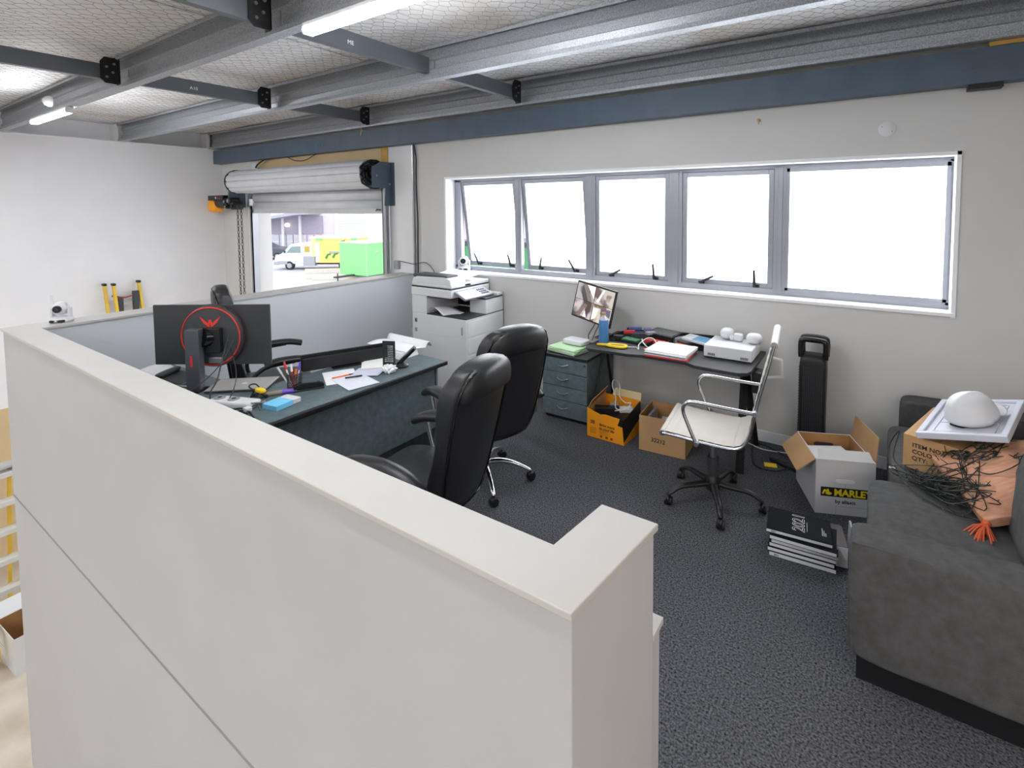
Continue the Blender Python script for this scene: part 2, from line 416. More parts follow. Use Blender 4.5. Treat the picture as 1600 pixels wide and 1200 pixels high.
# white reveal and sill of the opening
b = MB(); f = .022
b.box(-4.185-f, WY-.012-4.465, 1.165, -4.185+.004, 0.06, 2.235); b.box(.436, WY-.012-4.465, 1.14, .44+f, .06, 2.235+f); b.box(-4.185-f, WY-.012-4.465, 2.231, .44+f, .06, 2.235+f)
b.build('reveal', trim_m, wd, bevel=.002)
bxs('sill_board', trim_m, wd, (-4.185-f, WY-.02-4.465, 1.15, .44+f, .0, 1.176), bevel=.004)
bays = ((-4.09, -3.30, 7.5), (-3.215, -2.425, 6.5), (-2.32, -1.57, .6), (-1.45, -.695, .4))
tilts = ((-14, -4), (20, -24), (62, 0), (62, 0))
for i, (xa, xb, op) in enumerate(bays):
    sa = struct('sash', (0, .03, 2.2)); sa.parent = wd; sa.rotation_euler.x = R(op); del sa['kind']
    h = .985; w = .042; xa += .002; xb -= .002
    b = MB(); b.box(xa, -.025, -h, xa+w, .02, 0); b.box(xb-w, -.025, -h, xb, .02, 0); b.box(xa+w, -.025, -w, xb-w, .02, 0); b.box(xa+w, -.025, -h, xb-w, .02, -h+.05)
    b.build('sash_frame', alu, sa, bevel=.003)
    bxs('pane', pane_m, sa, (xa+w-.004, -.006, -h+.046, xb-w+.004, .006, -w+.004))
    t1, t2 = tilts[i]
    for q, tl in ((.22, t1), (.82 if i != 1 else .78, t2)):
        b = MB(); x = xa+(xb-xa)*q; z = -h+.022
        b.box(x-.012, -.032, z-.012, x+.035, -.024, z+.012); b.cyl((x, -.028, z), (x, -.055, z+.004), .012, n=10)
        p = Vector((x, -.05, z)); d = Vector((math.sin(R(tl)), -.18, math.cos(R(tl)))).normalized()
        b.tube([p, p+d*.05, p+d*.14], [.014, .012, .009], 8); b.build('handle', mk('handle_black', (20, 21, 24), .5) if 'handle_black' not in MATS else MATS['handle_black'], sa, smooth=40)
bxs('pane', pane_m, wd, (-.59, .01, 1.235, .415, .022, 2.185))

# ---- roller door
dr = struct('door_1', (0, 0, 0), 'half rolled-up galvanised roller shutter above the open loading doorway')
shut = mk('shutter_steel', (206, 208, 213), .5, metal=.15, var=.05, scale=5)
b = MB(); n = 10; prof = []
zc, yc = 2.325, 4.10
for i in range(n*16):
    t = i/(n*16); a = 2*PI*t; rr = .163+.017*abs(math.sin(t*PI*n))**.3
    prof.append((yc+rr*math.cos(a), zc+rr*math.sin(a)))
b.prism(prof, -8.50, -5.22, axis='x'); b.build('shutter_roll', shut, dr, smooth=35)
b = MB(); rnd = random.Random(3)
for k in range(26):
    a0 = rnd.uniform(0, 6.28); rr = rnd.uniform(.075, .19); a1 = a0+rnd.uniform(.8, 2.2)
    b.tube([(-5.21+rnd.uniform(-.02, .06), yc+rr*math.cos(a0+(a1-a0)*q/8), zc+rr*math.sin(a0+(a1-a0)*q/8)) for q in range(9)], .012, 6)
b.build('roll_edge_brush', black_s, dr, smooth=50)
MB().lathe([(.188, 0), (.19, .02), (.17, .03)], 24, fr((-8.50, yc, zc), (0, 1, 0), (0, 0, 1))).build('roll_end_ring', black_s, dr)
MB().cyl((-5.3, yc, zc), (-5.13, yc, zc), .06).build('axle', mk('rusty_steel', (104, 62, 46), .7, var=.2, scale=20), dr, smooth=40)
# curtain: corrugated slats
def slat(u, v):
    z = 2.28-u*(2.28-1.84); y = 4.275-.032*abs(math.sin(u*PI*3.2))**.4
    return (-8.32+v*(8.32-5.175), y, z)
b = MB().grid(slat, 48, 1); b.build('curtain', shut, dr, smooth=70, solid=.004)
bxs('bottom_rail', mk('rail_alu', (196, 198, 200), .5, metal=.2), dr, (-8.3, 4.24, 1.832, -5.18, 4.285, 1.90), bevel=.006)
MB().tube([(-5.32, 4.235, 1.87), (-5.26, 4.2, 1.885), (-5.2, 4.21, 1.88)], .008, 6).build('lock_lever', black_s, dr)
b = MB(); b.box(-5.185, 4.22, GZ, -5.17, 4.32, 2.15); b.box(-5.185, 4.22, GZ, -5.12, 4.235, 2.15); b.build('guide_rail', steel_g, dr)
b = MB(); b.box(-8.34, 4.22, GZ, -8.325, 4.326, 1.95); b.box(-8.38, 4.22, GZ, -8.325, 4.235, 1.95); b.build('guide_rail', steel_g, dr)
b = MB(); b.prism([(4.02, 2.15), (4.326, 2.15), (4.326, 2.47), (4.15, 2.47), (4.02, 2.4)], -5.12, -5.108, axis='x'); b.prism([(4.20, 1.93), (4.326, 1.93), (4.326, 2.16), (4.22, 2.16)], -5.12, -5.108, axis='x'); b.box(-5.165, 4.314, 1.93, -5.05, 4.326, 2.47)
b.build('end_bracket', beam_m, dr, bevel=.002)
b = MB()
for (y, z) in ((4.28, 2.42), (4.28, 2.2), (4.08, 2.3)): b.cyl((-5.108, y, z), (-5.098, y, z), .014, n=8)
b.build('bolt', steel_g, dr)
b = MB(); b.prism([(4.06, 2.02), (4.326, 1.92), (4.326, 2.35), (4.1, 2.35)], -8.73, -8.70, axis='x'); b.prism([(4.22, 1.93), (4.326, 1.93), (4.326, 2.14), (4.25, 2.14)], -8.46, -8.44, axis='x'); b.box(-8.46, 4.3, 1.93, -8.36, 4.326, 2.1); b.build('end_bracket', beam_m, dr)
bxs('jamb_board', wall_w, dr, (-8.47, 4.25, GZ, -8.39, 4.326, 2.06))
mo = struct('motor', (-9.05, 4.13, 2.0)); mo.parent = dr; del mo['kind']
MB().cyl((-.22, 0, 0), (.22, 0, 0), .085, n=20).build('motor_body', black_p, mo, smooth=40, bevel=.012)
b = MB()
for k in range(9):
    a = -1.6+k*.35; b.box(-.0, -.004, .084, .2, .004, .094, Matrix.Rotation(a, 4, 'X'))
b.build('cooling_fin', black_p, mo)
bxs('control_cover', black_p, mo, (-.30, -.09, .04, .2, .08, .125), bevel=.012)
MB().soft((-.19, -.02, -.05), (.12, .10, .105), k=3.2).build('motor_cap', orange_p if False else mk('amber_plastic', (250, 166, 24), .4), mo, smooth=60)
MB().cyl((-.02, -.092, .085), (-.02, -.094, .085), .018, n=12).build('badge', ink_w, mo); bxs('badge_strip', red_p, mo, (.02, -.093, .075, .12, -.09, .085))
b = MB()
for (q, z, r_) in ((.3, .02, .05), (.42, .03, .055), (.34, -.06, .035), (.52, -.05, .06)): b.cyl((q, -.1, z), (q, .05, z), r_, n=14); b.cyl((q, -.115, z), (q, -.1, z), r_*.45, n=10)
b.build('gearbox', black_s, mo, smooth=40)
b = MB(); b.cyl((.3, -.12, .02), (.3, -.1, .02), .022, n=10); b.cyl((.42, -.12, .03), (.42, -.1, .03), .03, n=10); b.cyl((.33, -.12, -.06), (.33, -.1, -.06), .016, n=10); b.build('gear_hub', steel_g, mo, smooth=40)
b = MB(); links = []
for side in (0, 1):
    z = 1.92
    k = 0
    while z > GZ+.9:
        c = (-8.46+side*.11, 4.08, z); t = k % 2
        pts = [(c[0]+(.014*math.cos(a) if t else 0), c[1]+(0 if t else .014*math.cos(a)), c[2]+.032*math.sin(a)) for a in (0, 1.05, 2.1, 3.14, 4.19, 5.24)]
        b.tube(pts, .0055, 4, closed=True); z -= .048; k += 1
b.build('hand_chain', dark_grey, dr, kind='stuff')

# ---- conduit, cables, small wall fittings
cd = bxs('conduit', steel_g, None, (-4.725, WY-.03, 1.1, -4.70, WY-.001, 2.665), bevel=.004); tag(cd, 'thin grey conduit running down the wall between roller door and window', 'conduit')
o = MB().tube(catmull([(-4.69, WY-.02, 2.66), (-4.655, WY-.02, 2.5), (-4.66, WY-.02, 2.2), (-4.645, WY-.02, 1.8), (-4.65, WY-.02, 1.5), (-4.655, WY-.02, 1.11)], 5), .009, 6).build('power_cable', black_p, None, smooth=60); tag(o, 'black cable hanging beside the grey conduit', 'cable')
o = MB().tube(catmull([(-5.02, WY-.014, 1.24), (-4.9, WY-.016, 1.23), (-4.7, WY-.038, 1.22), (-4.5, WY-.05, 1.25), (-4.38, WY-.04, 1.17), (-4.36, WY-.012, 1.06)], 6), .004, 5).build('thin_cable', black_p, None, smooth=60); tag(o, 'thin looping cable crossing the conduit above the printer', 'cable')
o = MB().tube(catmull([(-8.2, 4.25, 2.55), (-8.1, 4.24, 2.6), (-7.9, 4.24, 2.66), (-7.6, 4.21, 2.67)], 6), .012, 6).build('door_cable', black_p, None, smooth=60); tag(o, 'black cable rising from the roller door up to the steel beam', 'cable')
o = MB().tube(catmull([(-7.3, 4.25, 2.66), (-7.1, 4.24, 2.6), (-6.85, 4.24, 2.59), (-6.6, 4.25, 2.66)], 6), .006, 6).build('loop_cable', black_p, None, smooth=60); tag(o, 'slack loop of cable drooping below the beam over the tan board', 'cable')
o = bxs('junction_box', white_p, None, (-8.36, WY-.06, 2.42, -8.22, WY, 2.62), bevel=.006); tag(o, 'white junction box on the wall above the shutter roll', 'box')
o = bxs('door_sensor', alu, None, (-5.06, WY-.05, 1.14, -4.98, WY-.002, 1.24), bevel=.006); tag(o, 'small grey sensor box at the foot of the door guide', 'sensor')
pl = thing('blank_plate', 'round white cover plate screwed to the wall above the wide window pane', 'cover plate', (.047, WY, 2.434))
MB().lathe([(.052, 0), (.052, .006), (.047, .009)], 28, fr((0, 0, 0), (1, 0, 0), (0, 0, 1))).build('disc', white_p, pl, smooth=40)
for q in (-.03, .03): MB().cyl((q, -.008, -q*.6), (q, -.011, -q*.6), .005, n=8).build('screw', steel_g, pl)
hk = thing('wall_hook', 'tiny brass hook on the bare wall above the frosted windows', 'hook', (-.796, WY, 2.578))
MB().cyl((0, 0, 0), (0, -.012, 0), .014, n=10).build('backplate', yellow_w, hk); MB().tube([(0, -.01, 0), (0, -.03, -.005), (0, -.035, -.025), (0, -.02, -.03)], .004, 6).build('hook_arm', white_p, hk)

# ---- LED battens under the first purlin
def batten(x, label):
    t = thing('led_batten', label, 'light', (x, 1.672, 2.908), 0, 'led battens under the purlin')
    b = MB(); b.box(.0, -.03, -.022, 1.215, .03, 0); b.build('housing', white_p, t, bevel=.003)
    b = MB(); b.prism([(-.03, -.022), (.03, -.022), (.034, -.04), (.026, -.058), (-.026, -.058), (-.034, -.04)], .012, 1.203, axis='x'); b.build('diffuser', led_m, t, smooth=50)
    for q in (0, 1.203):
        b = MB(); b.prism([(-.032, -.022), (.032, -.022), (.036, -.04), (.028, -.06), (-.028, -.06), (-.036, -.04)], q, q+.012, axis='x'); b.build('end_cap', white_p, t)
batten(-2.64, 'lit LED batten cut by the upper frame edge, above the office desk')
batten(-7.84, 'lit LED batten near the far white wall, beside the round sensor')
sn = thing('motion_sensor', 'small white round motion sensor clipped to the purlin by the far batten', 'sensor', (-7.05, 1.65, 3.0))
MB().lathe([(.05, 0), (.055, .02), (.045, .05), (.02, .07)], 16, fr((0, -.005, 0), (1, 0, 0), (0, 0, 1))).build('dome', white_p, sn, smooth=50)
MB().tube([(-.03, -.02, .0), (-.12, -.03, .03), (-.14, -.02, -.04), (-.04, -.02, -.03)], .004, 6).build('lead', black_p, sn)
o = MB().tube([(-5.53, 4.195, 2.83), (-5.50, 4.19, 2.9), (-5.46, 4.125, 2.95)], .009, 6).build('cable_tie', tan, None); tag(o, 'pale tie hanging off the last purlin above the roller door', 'tie')

# ================================================================== OFFICE FURNITURE
DZ = .735
# ---- L-shaped teal desk
dk = thing('office_desk', 'L-shaped dark teal laminate desk with black edges along the half walls', 'desk', (-3.0, 1.9, 0))
b = MB(); b.prism([(-2.75, .985), (-2.72, 2.79), (-3.32, 2.79), (-3.34, 1.66), (-4.45, 1.62), (-4.45, .985)], DZ-.025, DZ)
b.build('desktop', teal, dk, bevel=.003, w=True)
b = MB(); b.box(-2.752, .985, DZ-.034, -2.716, 2.795, DZ-.004); b.box(-3.32, 2.788, DZ-.034, -2.72, 2.796, DZ-.004); b.build('edge_band', black_edge, dk, bevel=.004, w=True)
bxs('modesty_panel', teal, dk, (-2.815, 1.0, .215, -2.797, 2.74, DZ-.03), bevel=.002, w=True)
bxs('end_panel', teal, dk, (-3.28, 2.74, .0, -2.79, 2.76, DZ-.026), bevel=.002, w=True)
bxs('end_panel', teal, dk, (-4.44, 1.0, .0, -4.42, 1.58, DZ-.026), bevel=.002, w=True)
bxs('leg_panel', teal, dk, (-3.26, 1.0, .0, -2.80, 1.02, DZ-.026), bevel=.002, w=True)

# ---- executive chairs
def caster(parent, p, mat=None):
    b = MB(); b.cyl((p[0], p[1], p[2]+.062), (p[0], p[1], p[2]+.03), .009, n=8)
    for s in (-.013, .013):
        b.cyl((p[0]+s-.009, p[1], p[2]+.027), (p[0]+s+.009, p[1], p[2]+.027), .027, n=16)
    b.soft((p[0], p[1], p[2]+.038), (.016, .03, .022), k=3, n=4)
    b.build('caster', black_p, parent, smooth=40)
def star_base(t, mat, r=.33, z0=.10, rot=0., hubz=.13, slim=False):
    for k in range(5):
        a = rot+k*2*PI/5; c, s = math.cos(a), math.sin(a)
        prof = [(.03, hubz), (.12, hubz+(.01 if not slim else -.005)), (.22, hubz-.01), (r-.02, z0-.02), (r, z0-.035)]
        P = catmull([(q*c, q*s, zz) for q, zz in prof], 4)
        n_ = len(P); b = MB(); b.tube(P, [.026-.012*i/(n_-1) for i in range(n_)], 10, flat=.75)
        lg = b.build('base_leg', mat, t, smooth=60)
        caster(lg, (r*c, r*s, 0))
    MB().lathe([(.045, hubz-.04), (.05, hubz+.02), (.03, hubz+.05)], 20).build('hub', mat, t, smooth=40)
def exec_chair(label, loc, rz, base_rot=0., up=0., curved=False, lean=.16, tall=0., bw=.242):
    t = thing('executive_chair', label, 'chair', loc, rz)
    star_base(t, chrome, rot=base_rot)
    b = MB(); b.cyl((0, 0, .13), (0, 0, .30+up), .028); b.cyl((0, 0, .25+up), (0, 0, .40+up), .02); b.build('gas_lift', black_p, t, smooth=40)
    bxs('tilt_mechanism', black_s, t, (-.14, -.09, .37+up, .12, .09, .415+up), bevel=.012)
    def sf(p, q):
        p.z += -.03*max(0, q[0])**3*(1 if q[2] > 0 else .5) + .018*q[2]*math.cos(q[0]*PI*2.2)*.3
        return p
    MB().soft((.0, 0, .475+up), (.265, .265, .062), k=5, n=12, fn=sf).build('seat', leather, t, smooth=80)
    def bk(p, q):
        h = (q[2]+1)/2
        wf = (.80+.22*math.sin(min(1, h*1.15)*PI*.55)) if not curved else (.78+.24*math.sin(h*PI*.7))
        p.y *= wf*(1-.10*max(0, h-.85)/.15)
        p.x += -lean*(h-.1) - .05*math.sin(h*PI)*0 + .045*(abs(q[1])**2)*(.6) + (.03*math.sin(h*PI*3)*(q[0] > 0))*.5
        return p
    zb, hh = (.78+up+tall/2, .37+tall/2)
    MB().soft((-.275, 0, zb), (.055 if not curved else .042, bw, hh), k=6.5, n=14, fn=bk).build('backrest', leather, t, smooth=80)
    # rolled head cushion
    def hd(p, q):
        p.x += .02*abs(q[1])**2; p.z -= .045*abs(q[1])**3
        return p
    MB().soft((-.28-lean*.82, 0, zb+hh-.07), (.088 if not curved else .062, bw*.93, .085), k=3.2, n=10, fn=hd).build('head_cushion', leather, t, smooth=80)
    # piping round the rear panel
    pts = []
    for k in range(40):
        a = 2*PI*k/40; ca, sa_ = math.cos(a), math.sin(a)
        kk = (abs(ca)**6.5+abs(sa_)**6.5)**(1/6.5); qy, qz = ca/kk*.97, sa_/kk*.97
        p = bk(Vector((-.052, qy*bw, qz*hh)), Vector((-1, qy, qz))); pts.append((-.275+p.x, p.y, zb+p.z))
    MB().tube(pts, .006, 6, closed=True).build('piping', black_gl, t, smooth=60)
    for s in (-1, 1):
        y = s*.30
        if not curved:
            P = catmull([(.25, y, .625+up), (.16, y, .665+up), (.0, y, .68+up), (-.16, y, .655+up), (-.27, y, .60+up)], 5)
            n_ = len(P); arm = MB().tube(P, [.034+.02*math.sin(PI*min(1, i/(n_-1)*.9+.1)) for i in range(n_)], 12, flat=.6).build('armrest', leather, t, smooth=70)
            b = MB(); b.tube([(.16, y*.98, .63+up), (.12, y*.97, .5+up), (.08, y*.85, .41+up), (0, y*.3, .405+up)], .017, 8, flat=.6); b.build('arm_bracket', chrome, arm, smooth=60)
            MB().tube([(-.22, y*.98, .60+up), (-.215, y*.97, .48+up), (-.12, y*.85, .41+up)], .02, 8, flat=.6).build('arm_bracket', chrome, arm, smooth=60)
        else:
            P = catmull([(.22, y, .70+up), (.12, y, .725+up), (-.02, y, .725+up), (-.10, y, .70+up)], 5)
            arm = MB().tube(P, [.046]*len(P), 12, flat=.55).build('armrest', leather, t, smooth=70)
            b = MB(); b.tube(catmull([(.1, y, .71+up), (-.1, y, .69+up), (-.19, y, .6+up), (-.17, y, .48+up), (-.06, y*.9, .415+up)], 5), .022, 10, flat=.7)
            b.build('arm_bracket', black_p, arm, smooth=60)
    return t
exec_chair('black leather executive chair nearest the white half wall, padded armrest toward the wall cap', (-2.0, 1.82, 0), R(189), .3)
exec_chair('black leather executive chair with chrome star base between desk and drawer pedestal', (-2.25, 2.65, 0), R(163), R(33-163))
exec_chair('black executive chair behind the big monitor, glossy headrest above the screen edge', (-4.0, 2.18, 0), R(66), .2, up=.03, curved=True, lean=.1, tall=.13, bw=.2)

# ---- white ribbed swivel chair
wc = thing('ribbed_chair', 'off-white ribbed swivel chair with chrome loop arms and black star base', 'chair', (-.84, 3.26, 0), R(186.5))
star_base(wc, black_p, r=.30, rot=R(35), hubz=.12, slim=True)
b = MB(); b.cyl((0, 0, .12), (0, 0, .26), .032); b.cyl((0, 0, .24), (0, 0, .29), .038); b.build('lift_sleeve', dark_grey, wc, smooth=40)
MB().cyl((0, 0, .27), (0, 0, .46), .018).build('gas_lift', steel_g, wc, smooth=40)
bxs('tilt_mechanism', black_s, wc, (-.13, -.08, .425, .12, .08, .46), bevel=.01)
prof = catmull([(.27, 0, .495), (.2, 0, .492), (.02, 0, .478), (-.13, 0, .475), (-.198, 0, .502), (-.232, 0, .57), (-.252, 0, .66), (-.285, 0, .82), (-.322, 0, .97), (-.355, 0, 1.12)], 20)
hw_ = .235
def sling(off, amp):
    cum = [0]
    for i in range(1, len(prof)): cum.append(cum[-1]+(prof[i]-prof[i-1]).length)
    def f(u, v):
        i = min(len(prof)-1, int(u*(len(prof)-1)+.5)); p = prof[i]; a = prof[max(0, i-1)]; c = prof[min(len(prof)-1, i+1)]
        d = (c-a).normalized(); nrm = Vector((d.z, 0, -d.x))
        if nrm.z < 0 and i < 60: nrm = -nrm
        if i >= 60 and nrm.x < 0: nrm = -nrm
        rib = abs(math.sin(cum[i]/.052*PI))**.35
        q = p+nrm*(off+amp*rib); return (q.x, (v-.5)*2*hw_, q.z)
    return f
n_ = len(prof)-1
b = MB(); b.grid(sling(.006, .0055), n_, 4); b.grid(sling(-.005, -.004), n_, 4)
b.build('ribbed_sling', white_le, wc, smooth=60)
for (p, nm) in ((prof[0], 'front_roll'), (prof[-1], 'top_roll')):
    MB().cyl((p.x, -hw_-.005, p.z-.004), (p.x, hw_+.005, p.z-.004), .021, n=18).build(nm, white_le, wc, smooth=40)
    for s in (-1, 1): MB().cyl((p.x, s*(hw_+.005), p.z-.004), (p.x, s*(hw_+.012), p.z-.004), .018, n=16).build('roll_cap', steel_g, wc, smooth=40)
for s in (-1, 1):
    MB().tube([(p.x, s*(hw_+.008), p.z-.003) for p in prof[::3]], .009, 8).build('side_rail', chrome, wc, smooth=60)
    y = s*(hw_+.032)
    P = catmull([(.06, y, .475), (.10, y, .56), (.14, y, .665), (.12, y, .715), (.07, y, .728), (-.1, y, .72), (-.262, y, .715)], 6)
    MB().tube(P, .0115, 10).build('arm_loop', chrome, wc, smooth=60)
    b = MB(); b.cyl((.06, s*hw_, .477), (.06, s*(hw_+.05), .477), .014, n=12); b.cyl((-.262, s*hw_, .715), (-.262, s*(hw_+.045), .715), .014, n=12); b.build('arm_bolt', steel_g, wc, smooth=40)
MB().tube([(-.315, .0, .98), (-.385, .0, .97), (-.395, .0, .87), (-.30, .0, .85)], .012, 8).build('back_handle', white_p, wc, smooth=50)

# ---- copier in the corner
pr = thing('photocopier', 'white floor-standing photocopier with dark feeder lid in the wall corner', 'photocopier', (-3.72, 3.98, 0))
px0, px1, py0, py1 = -4.10, -3.34, 3.70, 4.29
b = MB(); b.box(px0, py0, .04, px1, py1, .80); b.box(px0, py0, .80, -3.885, py1, 1.0); b.box(-3.885, 4.2, .80, px1, py1, 1.0)
b.build('body', print_w, pr, bevel=.006, w=True)
bxs('plinth', dark_grey, pr, (px0+.03, py0+.03, 0, px1-.03, py1-.02, .04), w=True)
b = MB(); b.box(px0+.215, py0-.002, .798, px1+.003, py1, .808); b.build('output_tray', dark_grey, pr, bevel=.002, w=True)
b = MB()
for k in range(4): b.box(-3.86+k*.05, py0+.02, .808, -3.835+k*.05, 4.05, .811)
b.build('tray_rib', dark_grey, pr, w=True)
b = MB(); b.box(-3.56, 4.0, .80, px1+.004, 4.27, .955); b.build('side_cover', print_w, pr, bevel=.01, w=True)
b = MB(); b.box(-3.56, 3.99, .955, px1+.008, 4.275, .972); b.build('side_cover_top', dark_grey, pr, bevel=.004, w=True)
bxs('inner_slot', black_p, pr, (-3.88, 4.17, .83, -3.56, 4.21, .93), w=True)
bxs('inner_rail', alu, pr, (-3.88, 4.16, .94, -3.56, 4.2, .965), w=True)
bxs('scanner_deck', print_w, pr, (px0-.005, py0-.006, .99, -3.53, py1, 1.075), bevel=.008, w=True)
bxs('deck_underside', dark_grey, pr, (-3.9, py0+.01, .975, -3.55, py1-.02, .99), w=True)
bxs('deck_seam', dark_grey, pr, (px0, py0, 1.075, -3.535, py1-.01, 1.088), w=True)
b = MB(); b.box(px0, py0, 1.088, -3.535, 4.0, 1.12); b.prism([(px0, 1.115), (-3.54, 1.115), (-3.55, 1.175), (-3.62, 1.2), (-4.02, 1.19), (px0+.02, 1.165)], py0, 3.93, axis='y'); b.box(px0, 3.9, 1.088, -3.535, py1, 1.125)
b.build('document_feeder', print_w, pr, bevel=.008, w=True)
bxs('feeder_lid', dark_grey, pr, (-4.085, py0+.004, 1.178, -3.60, 3.88, 1.212), bevel=.012, w=True)
b = MB(); M_ = fr((-4.0, 3.90, 1.17), (1, 0, -.05), (0, 1, .10)); b.box(0, 0, 0, .42, .30, .012, M_); b.build('feeder_tray', print_w, pr, bevel=.004, w=True)
b = MB(); b.box(.02, -.02, .012, .38, .03, .03, M_); b.box(.1, .03, .012, .16, .28, .02, M_); b.build('paper_guide', dark_grey, pr, bevel=.003, w=True)
M_ = fr((-3.53, 3.72, 1.045), (0, 1, 0), (-1, 0, .42))
b = MB(); b.box(.02, -.16, -.012, .46, .02, .012, M_); b.build('control_panel', alu, pr, bevel=.005, w=True)
b = MB(); b.box(.05, -.13, .012, .27, -.015, .0145, M_); b.build('touch_screen', mk('screen_white', (235, 238, 245), .25, emit=.35), pr, w=True)
b = MB()
for i in range(4):
    for j in range(3): b.box(.31+i*.03, -.125+j*.035, .012, .33+i*.03, -.105+j*.035, .016, M_)
b.build('keypad', dark_grey, pr, w=True)
b = MB()
for (x, z0, z1) in ((-4.04, .70, .745), (-4.04, .60, .64), (-4.035, .45, .50), (-4.04, .36, .38)): b.box(x-.018, py0-.006, z0, x+.012, py0, z1)
b.build('port_cover', alu, pr, w=True)
bxs('port', black_p, pr, (-4.05, py0-.008, .71, -4.035, py0, .735), w=True)
b = MB()
for k in range(6): b.box(-4.06, py0-.004, .09+k*.018, -3.9, py0, .098+k*.018)
b.build('vent_slats', alu, pr, w=True)
b = MB(); b.box(-3.86, py0-.003, .6, -3.375, py0, .79); b.build('side_door', print_w, pr, bevel=.002, w=True)
b = MB()
for z in (.62, .45, .28): b.box(px1, py0+.02, z, px1+.004, py1-.02, z+.15)
b.build('paper_drawer', print_w, pr, bevel=.002, w=True)
bxs('hinge', alu, pr, (-3.40, py0-.008, .64, -3.385, py0, .72), w=True)
o = MB().tube(catmull([(-4.12, 3.72, .62), (-4.17, 3.74, .4), (-4.16, 3.78, .2), (-4.14, 3.9, .02)], 6), .005, 6).build('power_lead', white_p, pr, smooth=50, w=True)
def sheet(name, mat, label, cat, pts, parent=None, thick=.0012, nu=10, nv=6):
    """curved sheet through a function of u, v"""
    o = MB().grid(pts, nu, nv).build(name, mat, parent, smooth=60, solid=thick)
    if label: tag(o, label, cat)
    return o
def pp(u, v):
    return (-3.86+.30*u, 3.705+.21*v, .835+.045*math.sin(u*PI*1.2+.6)*(1-v*.5)-.025*(1-v)*(u > .3)*math.sin((u-.3)/.7*PI))
sheet('printout', paper, 'curled white printout lying in the photocopier output tray', 'paper', pp)
M_ = fr((-3.93, 3.96, 1.19), (1, .1, -.05), (0, 1, .12))
o = bxs('feeder_paper', paper, None, (0, 0, 0, .3, .21, .004), M=M_); tag(o, 'white sheets resting in the photocopier document feeder', 'paper')

# ---- drawer pedestal
pd = thing('drawer_pedestal', 'dark teal four-drawer pedestal beside the black desk', 'drawers', (-2.27, 4.05, 0))
bxs('carcass', teal, pd, (-2.505, 3.805, .03, -2.045, 4.31, .565), bevel=.002, w=True)
bxs('top_panel', black_edge, pd, (-2.51, 3.785, .565, -2.04, 4.31, .59), bevel=.004, w=True)
bxs('plinth', black_s, pd, (-2.49, 3.82, 0, -2.06, 4.3, .03), w=True)
zz = [.035, .185, .31, .435, .56]
for i in range(4):
    f = bxs('drawer', teal, pd, (-2.503, 3.787, zz[i]+.003, -2.047, 3.806, zz[i+1]-.003), bevel=.002, w=True)
    zc_ = zz[i]+(zz[i+1]-zz[i])*.62
    P = [(-.055+.11*q/10, -.262-.02*math.sin(PI*q/10)-.004, zc_-.012*math.sin(PI*q/10)) for q in range(11)]
    P = [(-.02+p[0], p[1], p[2]) for p in P]
    MB().tube(P, .0055, 8).build('handle', steel_g, f, smooth=60)
MB().cyl((-2.07, 3.786, .53), (-2.07, 3.781, .53), .01, n=10).build('lock', dark_grey, pd, w=True)

# ---- black desk
bd = thing('black_desk', 'black work desk with slanted steel legs under the window', 'desk', (-1.35, 3.97, 0))
b = MB(); b.prism([(-2.0, 3.68), (-1.955, 3.635), (-1.62, 3.65), (-1.5, 3.69), (-1.17, 3.69), (-1.08, 3.64), (-.78, 3.628), (-.72, 3.66), (-.705, 3.72), (-.705, 4.30), (-2.0, 4.30)], .72, .745)
b.build('desktop', mk('black_desk_top', (40, 41, 45), .5, var=.06, scale=30), bd, bevel=.004, w=True)
for x in (-1.972, -.80):
    b = MB(); b.box(x-.02, 3.74, .685, x+.03, 4.24, .72)
    o_ = .04 if x > -1 else -.01; w_ = .028 if x > -1 else .014
    b.tube([(x, 3.98, .70), (x+o_*.8, 3.70, .0)], w_, 4); b.tube([(x, 4.0, .70), (x+o_, 4.22, .0)], w_, 4)
    b.build('leg_frame', black_s, bd, w=True)
bxs('cross_bar', black_s, bd, (-1.97, 3.97, .66, -.80, 4.01, .70), w=True)
bxs('cup_holder', black_p, bd, (-.73, 3.86, .54, -.66, 3.98, .70), bevel=.01, w=True)
bxs('cable_tray', black_s, bd, (-1.6, 4.08, .60, -1.0, 4.2, .66), bevel=.005, w=True)

# ---- tower fan
tf = thing('tower_fan', 'tall slim black tower fan with a carry handle, against the window wall', 'fan', (-.355, 4.14, 0))
b = MB(); b.soft((0, 0, .42), (.085, .085, .40), k=9, n=8, fn=lambda p, q: Vector((p.x*(1+.04*q[2]), p.y*(1+.04*q[2]), p.z))); b.build('body', black_p, tf, smooth=50)
P = catmull([(-.078, -.05, .80), (-.08, -.05, .90), (-.06, -.05, .93), (.06, -.05, .93), (.08, -.05, .90), (.078, -.05, .80)], 5)
b = MB(); b.tube(P, .02, 8); b.build('handle', black_gl, tf, smooth=60)
P = catmull([(-.078, .05, .80), (-.08, .05, .90), (-.06, .05, .93), (.06, .05, .93), (.08, .05, .90), (.078, .05, .80)], 5)
b = MB(); b.tube(P, .02, 8); b.box(-.075, -.05, .912, .075, .05, .935); b.build('handle_top', black_p, tf, smooth=50)
b = MB()
for k in range(34): b.box(-.092, -.06, .06+k*.02, -.086, .06, .066+k*.02)
for k in range(11): b.box(-.06+k*.012, -.09, .06, -.056+k*.012, -.082, .74)
b.build('grille', dark_grey, tf, kind='stuff')
bxs('display', mk('grey_display', (170, 172, 176), .4), tf, (-.09, -.05, .74, -.085, -.02, .752))
MB().lathe([(.13, 0), (.13, .012), (.05, .03)], 24).build('base', black_p, tf, smooth=40)

